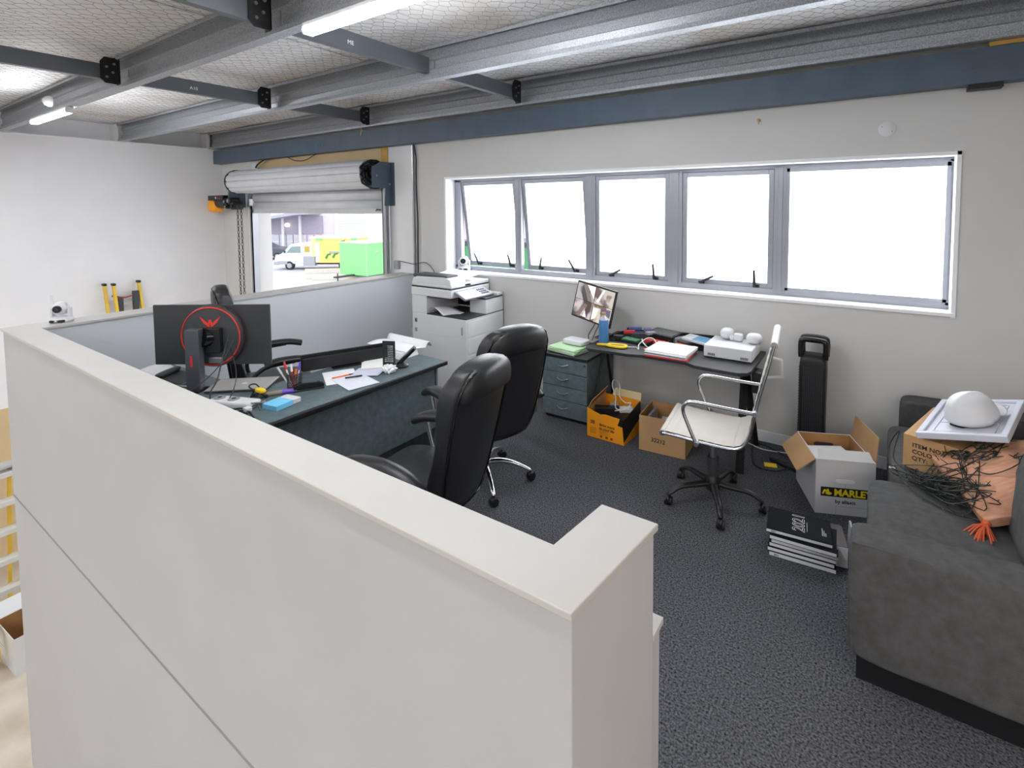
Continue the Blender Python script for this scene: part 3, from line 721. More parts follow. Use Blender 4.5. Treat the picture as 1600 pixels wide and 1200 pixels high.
# ---- sofa
so = thing('sofa', 'grey fabric sofa with square arms beside the window wall', 'sofa', (.5, 3.2, 0))
def wr(amp, f, seed):
    def fn(p, q):
        d = amp*(math.sin(p.x*f+seed)*math.cos(p.z*f*1.3+seed*2)+.6*math.sin(p.x*f*2.1+p.z*f*.7+seed))
        return Vector((p.x, p.y+d, p.z+.6*amp*math.sin(p.x*f*.8+seed)*(1 if q[2] > .5 else 0)))
    return fn
MB().soft((.475, 2.345, .357), (.53, .09, .238), k=16, n=22, fn=wr(.005, 9, 1.)).build('arm', sofa_m, so, smooth=80, w=True)
MB().soft((.58, 4.20, .325), (.41, .09, .27), k=12, n=14, fn=wr(.004, 9, 2.)).build('arm', sofa_m, so, smooth=80, w=True)
MB().soft((.56, 3.26, .20), (.46, .84, .11), k=12, n=12).build('seat_base', sofa_m, so, smooth=60, w=True)
def sc(p, q):
    if q[2] > 0: p.z += .02*(1-q[0]**2)*(1-q[1]**2)
    return p
MB().soft((.38, 2.835, .365), (.38, .40, .068), k=9, n=14, fn=sc).build('seat_cushion', sofa_m, so, smooth=80, w=True)
MB().soft((.46, 3.67, .365), (.36, .43, .068), k=9, n=14, fn=sc).build('seat_cushion', sofa_m, so, smooth=80, w=True)
MB().soft((1.08, 3.26, .42), (.12, .98, .36), k=9, n=14).build('back_frame', sofa_m, so, smooth=80, w=True)
def bc(p, q):
    h = (q[2]+1)/2; p.x += .10*h + .0; p.x -= .02*(1-q[1]**2)*(1-q[2]**2)
    return p
MB().soft((.735, 2.835, .61), (.215, .40, .19), k=7, n=12, fn=bc).build('back_cushion', sofa_m, so, smooth=80, w=True)
MB().soft((.92, 3.66, .60), (.12, .41, .19), k=6, n=12, fn=bc).build('back_cushion', sofa_m, so, smooth=80, w=True)
MB().tube(catmull([(-.035, 2.262, .14), (-.045, 2.262, .35), (-.042, 2.262, .56), (-.02, 2.262, .585), (.2, 2.262, .586), (.6, 2.262, .585), (.98, 2.262, .584)], 5), .0045, 6).build('piping', sofa_m, so, smooth=60, w=True)
bxs('base_plinth', black_s, so, (-.02, 2.31, 0, .98, 2.40, .10), (.14, 2.40, 0, .98, 4.2, .10), w=True)

# ================================================================== THINGS ON THE TEAL DESK
bmn = thing('monitor', 'large black monitor seen from behind with a red ring and red emblem', 'monitor', (-3.6, 1.48, DZ), R(33.2))
b = MB(); b.box(-.385, .112, .135, .385, .128, .535); b.build('screen_panel', mk('monitor_back', (50, 52, 56), .5, var=.03), bmn, bevel=.004)
bxs('screen_glass', black_gl, bmn, (-.378, .128, .145, .378, .1295, .528))
Mr = fr((.02, .112, .335), (1, 0, 0), (0, 0, 1))
MB().lathe([(.205, -.005), (.203, .03), (.19, .045)], 48, Mr).build('rear_housing', mk('housing_grey', (58, 60, 63), .5, var=.03), bmn, smooth=40)
b = MB(); b.tube([( .02+.190*math.cos(2*PI*k/64), .067, .335+.190*math.sin(2*PI*k/64)) for k in range(64)], .0045, 6, closed=True); b.build('red_ring', red_logo, bmn, smooth=60)
b = MB()
for k in range(96):
    a = 2*PI*k/96; c, s = math.cos(a), math.sin(a)
    b.box(-.0015, -.0015, .0, .0015, .0015, .028, Mr @ Matrix.Translation((c*.2055, s*.2055, .002)) @ Matrix.Rotation(a, 4, 'Z'))
b.build('vent_ribs', mk('vent_red', (96, 40, 46), .5), bmn, kind='stuff')
b = MB(); b.prism([(1.25*q, 1.2*w+.0) for q, w in [(-.055, .11), (-.035, .075), (-.018, .06), (-.005, .05), (.0, .075), (.005, .05), (.018, .06), (.035, .075), (.055, .11), (.03, .09), (.012, .072), (.006, .092), (-.006, .092), (-.012, .072), (-.03, .09)]], .0452, .0465, M=Mr)
b.build('emblem', red_logo, bmn)
b = MB(); b.box(-.05, .03, .235, .10, .075, .395); b.build('port_recess', black_p, bmn, bevel=.006)
MB().cyl((.02, .075, .33), (-.01, .02, .34), .062, n=24).build('pivot', black_gl, bmn, smooth=40)
b = MB(); b.box(.01, .05, .16, .1, .07, .2); b.build('port_cover', steel_g, bmn, bevel=.004)
b = MB(); b.box(-.09, -.025, .0, .0, .03, .40); b.build('stand_column', mk('stand_grey', (74, 77, 84), .45, var=.04), bmn, bevel=.006)
bxs('stand_slot', red_p, bmn, (-.058, -.027, .16, -.042, -.02, .23), bevel=.003)
b = MB(); b.tube([(-.28, .1, .008), (-.04, .0, .012), (.22, .1, .008)], .014, 6, flat=.5); b.box(-.1, -.06, 0, .01, .05, .012); b.build('stand_foot', black_p, bmn)
# leads hanging from the monitor
def lead(name, pts, r, mat, label, n=8):
    o = MB().tube(catmull(pts, n), r, 6).build(name, mat, None, smooth=70); return tag(o, label, 'cable')
lead('power_lead', [(-3.50, 1.60, 1.08), (-3.42, 1.52, .95), (-3.36, 1.46, .85), (-3.33, 1.41, .80), (-3.25, 1.37, .745)], .0045, black_p, 'thick black lead dropping from the big monitor past the laptop')
lead('video_lead', [(-3.47, 1.62, 1.06), (-3.47, 1.56, .95), (-3.52, 1.50, .85), (-3.58, 1.40, .76), (-3.6, 1.3, .742)], .003, dark_grey, 'thin lead crossing the monitor stand down to the desk')
lead('usb_lead', [(-3.48, 1.60, 1.0), (-3.34, 1.56, .92), (-3.26, 1.52, .84), (-3.2, 1.45, .77), (-3.22, 1.38, .744)], .0032, black_p, 'thin black lead looping from the monitor toward the white power block')
# laptop
lp = thing('laptop', 'closed silver laptop lying on the desk behind the cables', 'laptop', (-3.46, 1.66, DZ), R(41))
b = MB(); b.box(-.185, -.115, .004, .185, .115, .012); b.build('base', dark_grey, lp, bevel=.003)
b = MB(); b.box(-.185, -.115, .013, .185, .115, .02); b.build('lid', mk('laptop_silver', (186, 184, 180), .4, metal=.35, var=.02), lp, bevel=.003)
MB().lathe([(.014, .0), (.014, .0008)], 20, Matrix.Translation((.01, 0, .02)) @ Matrix.Diagonal((1.2, .8, 1, 1))).build('emblem', ink_w, lp)
# white power block, blue pack, cables
pb = thing('power_block', 'white power block with round socket covers half hidden by the half wall', 'power board', (-3.16, 1.46, DZ), R(20))
b = MB(); b.box(-.15, -.05, 0, .15, .05, .04); b.build('body', white_p, pb, bevel=.012)
for q in (-.1, .0):
    MB().lathe([(.034, .04), (.032, .044), (.0, .045)], 20, Matrix.Translation((q, 0, 0))).build('socket_cover', alu, pb, smooth=40)
    MB().lathe([(.012, .045), (.012, .047)], 12, Matrix.Translation((q, 0, 0))).build('button', dark_grey, pb)
bx = thing('mask_pack', 'small light-blue and white pack at the desk front edge', 'packet', (-2.93, 1.62, DZ), R(100))
b = MB(); b.box(-.085, -.06, 0, .03, .06, .03); b.build('blue_sleeve', mk('sky_blue_card', (120, 200, 238), .5), bx, bevel=.003)
b = MB(); b.box(.03, -.059, .001, .085, .059, .029); b.build('white_end', white_c, bx, bevel=.003)
rnd = random.Random(5)
def tangle(name, c, rx, ry, n, r, mat, label, h=.05, z0=DZ):
    P = []
    for k in range(n):
        a = k*2.1+rnd.uniform(-.5, .5); q = rnd.uniform(.4, 1)
        P.append((c[0]+rx*q*math.cos(a), c[1]+ry*q*math.sin(a), z0+r+rnd.uniform(0, h)))
    P[0] = (P[0][0], P[0][1], z0+r); P[-1] = (P[-1][0], P[-1][1], z0+r)
    return lead(name, P, r, mat, label, 7)
tangle('cable_coil', (-3.20, 1.62), .10, .06, 12, .0045, black_p, 'coiled black cable in front of the silver laptop')
tangle('cable_coil', (-3.02, 1.52), .07, .06, 12, .004, mk('grey_cable', (120, 118, 114), .5), 'tangle of grey cables beside the light-blue pack')
tangle('cable_coil', (-2.98, 1.40), .12, .07, 9, .0045, black_p, 'black cables spread along the desk edge by the half wall', h=.02)
o = bxs('plug', white_p, None, (-3.0, 1.43, DZ+.012, -2.96, 1.465, DZ+.034), bevel=.004); tag(o, 'small white plug end among the desk cables', 'plug')
o = MB().soft((-3.13, 1.60, DZ+.055), (.04, .018, .012), k=5, n=4).build('cable_tag', yellow_p, None, smooth=60); tag(o, 'yellow tag lying on the coiled cables', 'tag')
mk_ = thing('marker', 'thick grey marker with a purple cap lying before the pen cup', 'marker', (-3.11, 1.70, DZ+.014), R(60))
MB().cyl((-.11, 0, 0), (.02, 0, 0), .014, .016, 12).build('barrel', mk('taupe_plastic', (140, 130, 116), .5), mk_, smooth=40)
MB().cyl((.02, 0, 0), (.105, 0, 0), .0155, .012, 12).build('cap', purple_p, mk_, smooth=40)
stp = thing('stapler', 'black stapler lying between the pen cup and the papers', 'stapler', (-3.03, 1.855, DZ), R(62))
b = MB(); b.box(-.09, -.02, 0, .09, .02, .012); b.build('base', black_p, stp, bevel=.004)
b = MB(); b.prism([(-.09, .014), (.088, .014), (.092, .03), (.05, .05), (-.05, .055), (-.09, .04)], -.018, .018, axis='y'); b.build('arm', black_gl, stp, bevel=.005)
# pen cup and pens
cup = thing('pen_cup', 'wire mesh pen cup holding red, white and purple pens', 'pen cup', (-3.15, 1.83, DZ))
b = MB()
for k in range(28):
    for s in (1, -1):
        P = [(.043*math.cos(2*PI*k/28+s*q*.25), .043*math.sin(2*PI*k/28+s*q*.25), .004+q*.022) for q in range(5)]
        b.tube(P, .002, 3)
b.build('mesh_wall', dark_grey, cup, kind='stuff')
MB().lathe([(.0, .0), (.044, .0), (.044, .005), (.0, .006)], 24).build('bottom', dark_grey, cup)
MB().tube([(.044*math.cos(2*PI*k/28), .044*math.sin(2*PI*k/28), .096) for k in range(28)], .003, 6, closed=True).build('rim', dark_grey, cup, smooth=60)
for i, (dx, dy, tx, ty, ln, cm, bm_, lb) in enumerate(((-.015, -.012, -.035, -.02, .17, red_p, white_p, 'red-capped pen standing tallest in the pen cup'), (-.02, -.02, -.06, -.05, .15, white_p, white_p, 'white pen leaning out of the mesh cup toward the monitor'), (.01, .01, .012, .015, .16, purple_p, white_p, 'purple-capped pen upright in the pen cup'), (.0, -.01, -.008, -.004, .15, paper, red_p, 'red and white pen in the middle of the pen cup'), (.015, -.01, .01, .01, .12, orange_p, orange_p, 'orange pen low inside the mesh pen cup'))):
    pn = thing('pen', lb, 'pen', (-3.15+dx, 1.83+dy, DZ+.007), 0, 'pens in the mesh cup')
    d = Vector((tx, ty, .14)).normalized()
    MB().cyl((0, 0, 0), d*(ln*.68), .0055, n=8).build('barrel', bm_, pn, smooth=40)
    MB().cyl(d*(ln*.68), d*ln, .0075, .006, 8).build('cap', cm, pn, smooth=40)
# slim monitor lowered behind the desk edge
m2 = thing('slim_monitor', 'black slim screen seen from behind, lowered to the desktop beside the pens', 'monitor', (-3.27, 2.30, DZ), R(67))
b = MB(); b.box(-.30, -.03, .012, .30, .0, .105); b.build('rear_shell', black_p, m2, bevel=.006)
b = MB(); b.box(-.305, 0, .006, .305, .016, .125); b.build('screen_panel', black_s, m2, bevel=.003)
b = MB(); b.box(-.1, -.05, .0, .1, .03, .008); b.build('stand_plate', black_s, m2)
# papers
def flat(name, mat, label, cat, x, y, w, h, rz, z=DZ, th=.002, group=None):
    o = MB().box(-w/2, -h/2, 0, w/2, h/2, th).build(name, mat, None); o.location = (x, y, z+.0005); o.rotation_euler.z = R(rz)
    return tag(o, label, cat, group)
flat('paper_sheet', paper, 'white sheet under the orange pen, nearest the stapler', 'paper', -3.08, 2.12, .21, .29, 62)
flat('paper_sheet', mk('pale_paper', (222, 226, 236), .7, var=.02), 'pale sheet at the desk front edge overlapping another sheet', 'paper', -2.91, 2.11, .21, .29, 78, DZ+.003)
flat('paper_sheet', mk('lilac_paper', (206, 208, 226), .7, var=.02), 'lilac-grey sheet sticking out toward the perforated stand', 'paper', -2.99, 2.28, .20, .16, 30, DZ+.0056, .001)
pn = thing('pen', 'orange ballpoint lying on the white sheet', 'pen', (-3.05, 2.12, DZ+.012), R(75)); MB().cyl((-.075, 0, 0), (.04, 0, 0), .005, n=8).build('barrel', orange_p, pn); MB().cyl((.04, 0, 0), (.07, 0, 0), .005, .002, 8).build('tip', black_p, pn)
pn = thing('pen', 'black pen lying beside the orange ballpoint', 'pen', (-2.975, 2.13, DZ+.014), R(60)); MB().cyl((-.04, 0, 0), (.03, 0, 0), .0055, n=8).build('barrel', black_p, pn); MB().cyl((.03, 0, 0), (.07, 0, 0), .0065, .006, 8).build('cap', black_gl, pn)
for k, (dx, rz_, mt, lb) in enumerate(((0, 52, paper, 'lowest sheets of the pile behind the perforated stand'), (.02, 46, mk('cream_paper', (232, 232, 226), .7), 'top sheet of the pile behind the perforated stand'))):
    flat('paper_pile', mt, lb, 'paper', -3.12+dx, 2.46, .22, .30, rz_, DZ+k*.009, .008)
def plan(u, v):
    x = -3.42+.40*u; y = 2.60+.27*v+.06*u
    z = DZ+.045+.03*(1-u)+.01*math.sin(v*5)
    if v > .75: z += .05*math.sin((v-.75)/.25*PI)*.9
    return (x, y, z)
sheet('folded_plans', paper, 'large folded white plans with a rolled edge near the photocopier', 'paper', plan, nu=10, nv=20, thick=.002)
b = MB()
for k in range(5): b.box(-3.36+k*.004, 2.60+k*.006, DZ+.002+k*.009, -3.02-k*.004, 2.78, DZ+.009+k*.009)
tag(b.build('plan_stack', paper, None), 'stack of white documents under the folded plans', 'paper')
flat('plan_print', dark_grey, 'small dark printed block on the folded plans', 'print', -3.24, 2.70, .05, .025, 40, DZ+.078, .001) if False else None
# perforated stand
ps = thing('perforated_stand', 'black perforated metal stand upright on the desk', 'stand', (-2.90, 2.39, DZ), R(25))
b = MB(); w_, h_ = .095, .215
b.box(-w_/2, 0, 0, w_/2, .003, .06); b.box(-w_/2, 0, .185, w_/2, .003, h_); b.box(-w_/2, 0, .06, -w_/2+.014, .003, .185); b.box(w_/2-.014, 0, .06, w_/2, .003, .185)
for k in range(7): x = -w_/2+.014+k*(w_-.028)/6; b.box(x-.0025, 0, .06, x+.0025, .003, .185)
for k in range(11): z = .06+k*.0125; b.box(-w_/2+.012, 0, z-.003, w_/2-.012, .003, z+.003)
b.build('perforated_plate', black_p, ps)
b = MB(); b.box(-w_/2, 0, 0, w_/2, .09, .003); b.build('foot', black_p, ps)
tsu = MB().soft((-2.86, 2.36, DZ+.028), (.05, .04, .028), k=2.5, n=10, fn=lambda p, q: p*(1+.22*math.sin(p.x*190+p.y*130)*math.cos(p.z*210+p.y*90))).build('crumpled_tissue', paper, None, smooth=20); tag(tsu, 'crumpled white tissue beside the perforated stand', 'tissue')
# cordless phone
ph = thing('cordless_phone', 'black cordless handset leaning in its charging cradle', 'phone', (-2.90, 2.50, DZ), R(-50))
MB().lathe([(.0, 0), (.055, 0), (.055, .012), (.03, .03), (.0, .032)], 20).build('cradle', black_p, ph, smooth=40)
Mp = fr((.0, -.02, .02), (1, 0, 0), (0, .72, .7))
b = MB(); b.box(-.028, 0, -.014, .028, .17, .016, Mp); b.build('handset', black_gl, ph, bevel=.007)
b = MB(); b.box(-.019, .105, .016, .019, .148, .0175, Mp); b.build('display', mk('phone_display', (150, 156, 160), .3), ph)
b = MB()
for i in range(3):
    for j in range(4): b.box(-.016+i*.012, .03+j*.015, .016, -.008+i*.012, .038+j*.015, .018, Mp)
b.build('keys', alu, ph)
# things by the wall end of the desk
tl = thing('desk_phone', 'flat black desk telephone beside the monitor stand', 'phone', (-3.93, 1.47, DZ), R(30))
b = MB(); b.prism([(-.1, 0), (.1, 0), (.1, .02), (-.1, .055)], -.10, .10, axis='y'); b.build('body', mk('phone_dark', (46, 50, 52), .5), tl, bevel=.008)
b = MB(); b.soft((-.07, 0, .065), (.022, .1, .016), k=4, n=6); b.build('handset', black_p, tl, smooth=60)
flat('paper_sheet', paper, 'white sheets by the black desk telephone', 'paper', -4.02, 1.40, .2, .28, 60, DZ, .006)
def crum(u, v): return (-4.36+.26*u, 1.38+.2*v, DZ+.02+.02*math.sin(u*4+v*3)+.025*u*(v > .4))
sheet('curled_paper', paper, 'curled white paper at the far end of the desk', 'paper', crum)

# ================================================================== ON THE PEDESTAL AND THE BLACK DESK
PZ = .59; BZ = .745
names_ = ('lowest', 'second from lowest', 'third from lowest', 'fourth from lowest', 'fifth, white-edged', '')
for k in range(6):
    rnd = random.Random(40+k)
    flat('green_folder', paper_g if k % 3 else paper, ('topmost pale green folder on the pedestal, under the router' if k == 5 else names_[k]+' folder of the pale green pile on the drawer pedestal'), 'folder', -2.32+rnd.uniform(-.008, .008), 3.95+rnd.uniform(-.008, .008), .30, .23, rnd.uniform(-6, 6)-4, PZ+k*.0075, .0065, None if k == 5 else 'green folders on the pedestal')
rt_ = thing('router', 'flat white router box on the green folders', 'router', (-2.30, 4.05, PZ+.046), R(-8))
MB().soft((0, 0, .023), (.115, .075, .022), k=7, n=8).build('case', white_p, rt_, smooth=60)
MB().soft((0, 0, .007), (.112, .072, .006), k=7, n=6).build('grey_base', alu, rt_, smooth=60)
lead('router_lead', [(-2.26, 4.13, PZ+.06), (-2.18, 4.2, .72), (-2.12, 4.22, .70), (-2.05, 4.2, .75)], .004, white_p, 'white lead arching behind the router')
# CCTV monitor, tilted
cm = thing('cctv_monitor', 'tilted monitor showing four camera views behind the blue bottle', 'monitor', (-2.03, 4.0, .745), 0)
Mc = Matrix.Translation((-.05, -.03, .30)) @ Matrix.Rotation(R(-10), 4, 'Z') @ Matrix.Rotation(R(-9), 4, 'X') @ Matrix.Rotation(R(8), 4, 'Y')
b = MB(); b.box(-.22, 0, -.165, .22, .022, .165, Mc); b.build('case', black_p, cm, bevel=.004)
b = MB(); b.box(-.13, .02, -.1, .13, .05, .1, Mc); b.build('rear_bulge', black_p, cm, bevel=.01)
quads = (('hallway_view', (-.207, .005, -.003, .15), (190, 182, 178), (72, 70, 74), 5), ('counter_view', (.003, .005, .207, .15), (214, 206, 196), (112, 92, 90), 9), ('stair_view', (-.207, -.15, -.003, .001), (216, 206, 204), (84, 66, 62), 6), ('store_view', (.003, -.15, .207, .001), (226, 214, 198), (120, 96, 74), 12))
b = MB(); b.box(-.209, -.0012, -.152, .209, 0, .152, Mc); b.build('screen_glass', black_gl, cm)
def scr(name, rgb, rgb2, sc_):
    m = mk(name, rgb, .3, rgb2=rgb2, scale=sc_, contrast=(.47, .56), detail=2); nt = m.node_tree; bs = nt.nodes['Principled BSDF']
    rp = [q for q in nt.nodes if q.type == 'VALTORGB'][0]; nt.links.new(rp.outputs['Color'], bs.inputs['Emission Color']); bs.inputs['Emission Strength'].default_value = .42; bs.inputs['Base Color'].default_value = (.02, .02, .02, 1)
    for lk in list(nt.links):
        if lk.to_socket == bs.inputs['Base Color']: nt.links.remove(lk)
    return m
for nm, (x0, z0, x1, z1), c1, c2, sc_ in quads:
    q = MB().box(x0, -.0026, z0, x1, -.0012, z1, Mc).build(nm, scr(nm, c1, c2, sc_), cm)
for nm, poly, c in (('dark_floor', [(-.15, .15), (-.10, .15), (-.02, .01), (-.06, .005)], (108, 98, 92)), ('white_wall', [(-.10, .148), (-.005, .148), (-.005, .04)], (232, 230, 234)), ('grey_wall', [(-.205, .10), (-.15, .06), (-.12, .005), (-.205, .005)], (150, 142, 144)), ('light_strip', [(.03, .03), (.08, .14), (.10, .14), (.05, .02)], (240, 236, 232)), ('dark_stair', [(-.17, -.14), (-.09, -.02), (-.06, -.03), (-.09, -.14)], (110, 90, 84)), ('bright_stair', [(-.12, -.14), (-.085, -.06), (-.05, -.14)], (236, 232, 236)), ('shelf_goods', [(.09, -.02), (.2, -.01), (.2, -.08), (.1, -.06)], (86, 82, 96)), ('bright_floor', [(.01, -.03), (.07, -.03), (.05, -.12), (.01, -.14)], (232, 222, 214))):
    m = mk(nm, c, .3, emit=.42)
    b = MB(); b.prism(poly, -.0034, -.0026, axis='y', M=Mc); b.build(nm, m, cm)
b = MB(); b.box(-.02, .03, .0, .04, .05, .25); b.build('stand_neck', black_s, cm, bevel=.004)
b = MB(); b.box(-.03, -.06, .0, .17, .14, .012); b.build('stand_base', black_gl, cm, bevel=.006)
lead('screen_lead', [(-2.06, 4.0, .92), (-2.08, 3.99, .85), (-2.14, 4.0, .76), (-2.17, 4.05, .70)], .004, black_p, 'black lead hanging under the camera-view monitor, nearer the router')
lead('screen_lead', [(-2.02, 4.0, .92), (-2.03, 3.98, .86), (-2.07, 3.98, .78), (-2.12, 4.02, .70)], .004, black_p, 'second black lead under the camera-view monitor, nearer the bottle')
bo = thing('spray_bottle', 'bottle with a blue label and clear top at the desk corner', 'bottle', (-1.915, 3.845, BZ))
MB().lathe([(.0, 0), (.038, 0), (.041, .008), (.041, .19), (.038, .2)], 24).build('blue_label', blue_p, bo, smooth=40)
MB().lathe([(.038, .2), (.034, .215), (.018, .228), (.016, .245)], 24).build('shoulder', clear_white, bo, smooth=50)
MB().lathe([(.018, .24), (.018, .262), (.0, .265)], 16).build('cap', card, bo, smooth=40)
yc_ = thing('tape_cutter', 'bright yellow looped parcel cutter on the desk front', 'cutter', (-1.77, 3.785, BZ+.012), R(8)); yc_.scale = (1.2, 1.3, 1)
MB().tube(catmull([(-.04, -.022, 0), (.05, -.025, 0), (.068, 0, 0), (.05, .025, 0), (-.04, .022, 0), (-.055, 0, 0)], 6, closed=True), .0115, 8, closed=True).build('loop_handle', yellow_p, yc_, smooth=60)
b = MB(); b.prism([(-.045, -.02), (-.11, -.014), (-.135, -.02), (-.13, -.006), (-.05, .008)], -.008, .008); b.build('blade_guard', yellow_p, yc_, bevel=.003)
b = MB(); b.box(-.04, -.012, -.008, .05, .012, .004); b.build('inner_slot', dark_grey, yc_, bevel=.003)
lead('white_lead', [(-1.69, 3.80, BZ+.008), (-1.62, 3.84, BZ+.006), (-1.58, 3.80, BZ+.006), (-1.60, 3.86, BZ+.03), (-1.56, 3.93, BZ+.07), (-1.5, 3.93, BZ+.07), (-1.46, 3.88, BZ+.03), (-1.5, 3.83, BZ+.02), (-1.56, 3.85, BZ+.05), (-1.6, 3.92, BZ+.06)], .0045, white_p, 'white charging lead curled up beside the yellow cutter')
# tray of clutter
tr = thing('desk_tray', 'black tray full of tools and boards next to the bottle', 'tray', (-1.72, 4.10, BZ), R(-8))
b = MB(); b.box(-.19, -.15, 0, .19, .15, .006); b.box(-.19, -.15, 0, -.182, .15, .035); b.box(.182, -.15, 0, .19, .15, .035); b.box(-.19, .142, 0, .19, .15, .05); b.box(-.19, -.15, 0, .19, -.142, .02); b.build('tray_body', black_p, tr)
def blk(name, mat, label, cat, x, y, z, sx, sy_, sz, rz=0, rx=0, bev=.004):
    o = MB().box(-sx/2, -sy_/2, 0, sx/2, sy_/2, sz).build(name, mat, None, bevel=bev); o.location = (x, y, z); o.rotation_euler = (R(rx), 0, R(rz)); return tag(o, label, cat)
blk('screwdriver_set', red_p, 'red tool handle in the black tray beside the bottle', 'tool', -1.80, 4.12, BZ+.036, .10, .035, .03, 30)
blk('tool_case', dark_grey, 'dark tool case in the cluttered tray', 'case', -1.71, 4.16, BZ+.009, .16, .10, .045, 20)
blk('circuit_board', mk('green_board', (52, 120, 84), .5, var=.3, scale=60), 'green circuit board lying at the tray front', 'board', -1.73, 4.0, BZ+.009, .15, .08, .02, -12)
blk('adapter', black_p, 'black adapter at the front of the cluttered tray', 'adapter', -1.85, 4.0, BZ+.009, .08, .06, .035, 15)
blk('label_tape', mk('lilac_plastic', (120, 120, 170), .4), 'lilac roll case at the back of the tray', 'case', -1.66, 4.20, BZ+.056, .06, .05, .03, 40)
blk('tool_grip', mk('blue_grip', (70, 96, 160), .5), 'blue-gripped tool leaning at the rear of the tray', 'tool', -1.78, 4.20, BZ+.056, .12, .03, .025, 28)
blk('meter', alu, 'silver meter lying over the tray rim', 'meter', -1.60, 4.12, BZ+.056, .09, .05, .025, 55)
tb = thing('tablet', 'grey-screened black tablet propped on the clutter near the wall', 'tablet', (-1.50, 4.18, BZ+.065), R(-14)); tb.rotation_euler.x = R(4)
b = MB(); b.box(-.135, -.09, 0, .135, .09, .012); b.build('case', black_p, tb, bevel=.004)
b = MB(); b.box(-.115, -.075, .012, .115, .075, .0135); b.build('screen', mk('tablet_screen', (88, 92, 92), .2), tb)
blk('tablet_box', black_p, 'flat black box under the tablet', 'box', -1.5, 4.18, BZ, .22, .14, .06, -14)
blk('red_case', red_p, 'flat red case in front of the tablet', 'case', -1.53, 4.04, BZ, .17, .06, .035, -10)
blk('orange_box', orange_p, 'small orange box beside the red case', 'box', -1.44, 4.0, BZ, .09, .07, .035, 20)
blk('orange_pack', orange_p, 'orange packet behind the white folders', 'packet', -1.31, 4.05, BZ, .10, .04, .028, -15)
blk('glass_case', alu, 'grey spectacle case leaning beside the tablet', 'case', -1.345, 4.17, BZ+.0, .16, .05, .06, 50)
blk('orange_strap', orange_p, 'orange strip sticking out under the folders', 'packet', -1.51, 3.83, BZ, .07, .05, .012, 30)
cols = ((red_p, 'thin red folder at the bottom of the folder pile'), (white_c, 'white folder second in the pile on the black desk'), (mk('navy_folder', (86, 120, 160), .5), 'slate-blue folder in the middle of the pile'), (paper, 'white document bundle near the top of the pile'), (mk('top_folder', (236, 228, 226), .6), 'topmost cream folder of the pile on the black desk'))
for k, (mt, lb) in enumerate(cols):
    flat('folder', mt, lb, 'folder', -1.315+random.uniform(-.012, .012), 3.83+random.uniform(-.01, .01), .325, .29, random.uniform(-4, 4)+2, BZ+k*.0095, .008, 'folders on the black desk')
t2 = thing('letter_tray', 'open black tray holding a white phone, behind the white recorder box', 'tray', (-1.22, 4.16, BZ), R(6))
b = MB(); b.box(-.2, -.12, 0, .2, .12, .006); b.box(-.2, .112, 0, .2, .12, .075); b.box(-.2, -.12, 0, -.192, .12, .05); b.box(.192, -.12, 0, .2, .12, .06); b.build('tray_body', black_p, t2)
blk('phone_box', dark_grey, 'dark box in the open tray', 'box', -1.30, 4.15, BZ+.007, .13, .14, .035, -30)
wp = thing('phone_pack', 'white phone carton with a blue screen picture lying in the open tray', 'phone', (-1.20, 4.15, BZ+.05), R(-22)); wp.rotation_euler.x = R(8)
bxs('carton', white_c, wp, (-.13, -.06, 0, .13, .06, .02), bevel=.003); bxs('blue_panel', mk('screen_blue', (96, 150, 188), .4, var=.15, scale=20), wp, (-.03, -.052, .02, .12, .052, .0212))
blk('card_stack', alu, 'grey cards in front of the open tray', 'cards', -1.27, 4.02, BZ, .14, .06, .012, -8)
dv = thing('recorder_box', 'white metal recorder box with vent slots on the black desk', 'recorder', (-.915, 4.06, BZ))
b = MB(); b.box(-.172, -.16, .006, .178, .17, .095); b.build('case', white_p, dv, bevel=.006)
b = MB()
for x0 in (-.14, .1):
    b = MB()
    for k in range(6): b.box(x0+k*.0095, -.1625, .018, x0+k*.0095+.005, -.159, .036)
    b.build('vent_slots', dark_grey, dv)
for x in (-.14, .14):
    for y in (-.14, .15): MB().cyl((x, y, 0), (x, y, .008), .012, n=10).build('rubber_foot', black_p, dv)
fl = thing('floodlight', 'white twin-headed security light with egg-shaped heads lying on the recorder box', 'light', (-.885, 4.14, BZ+.096))
MB().soft((-.09, .02, .044), (.052, .062, .044), k=2.3, n=10, fn=lambda p, q: p*(1+.12*q[1])).build('lamp_head', white_p, fl, smooth=80)
MB().soft((.115, -.02, .04), (.058, .055, .04), k=2.6, n=10, fn=lambda p, q: p*(1+.12*q[0])).build('lamp_head', white_p, fl, smooth=80)
MB().soft((.0, -.0, .03), (.035, .032, .03), k=4, n=8).build('sensor_body', white_p, fl, smooth=70)
MB().soft((-.042, -.02, .024), (.018, .02, .02), k=3, n=6).build('knuckle', white_p, fl, smooth=70)

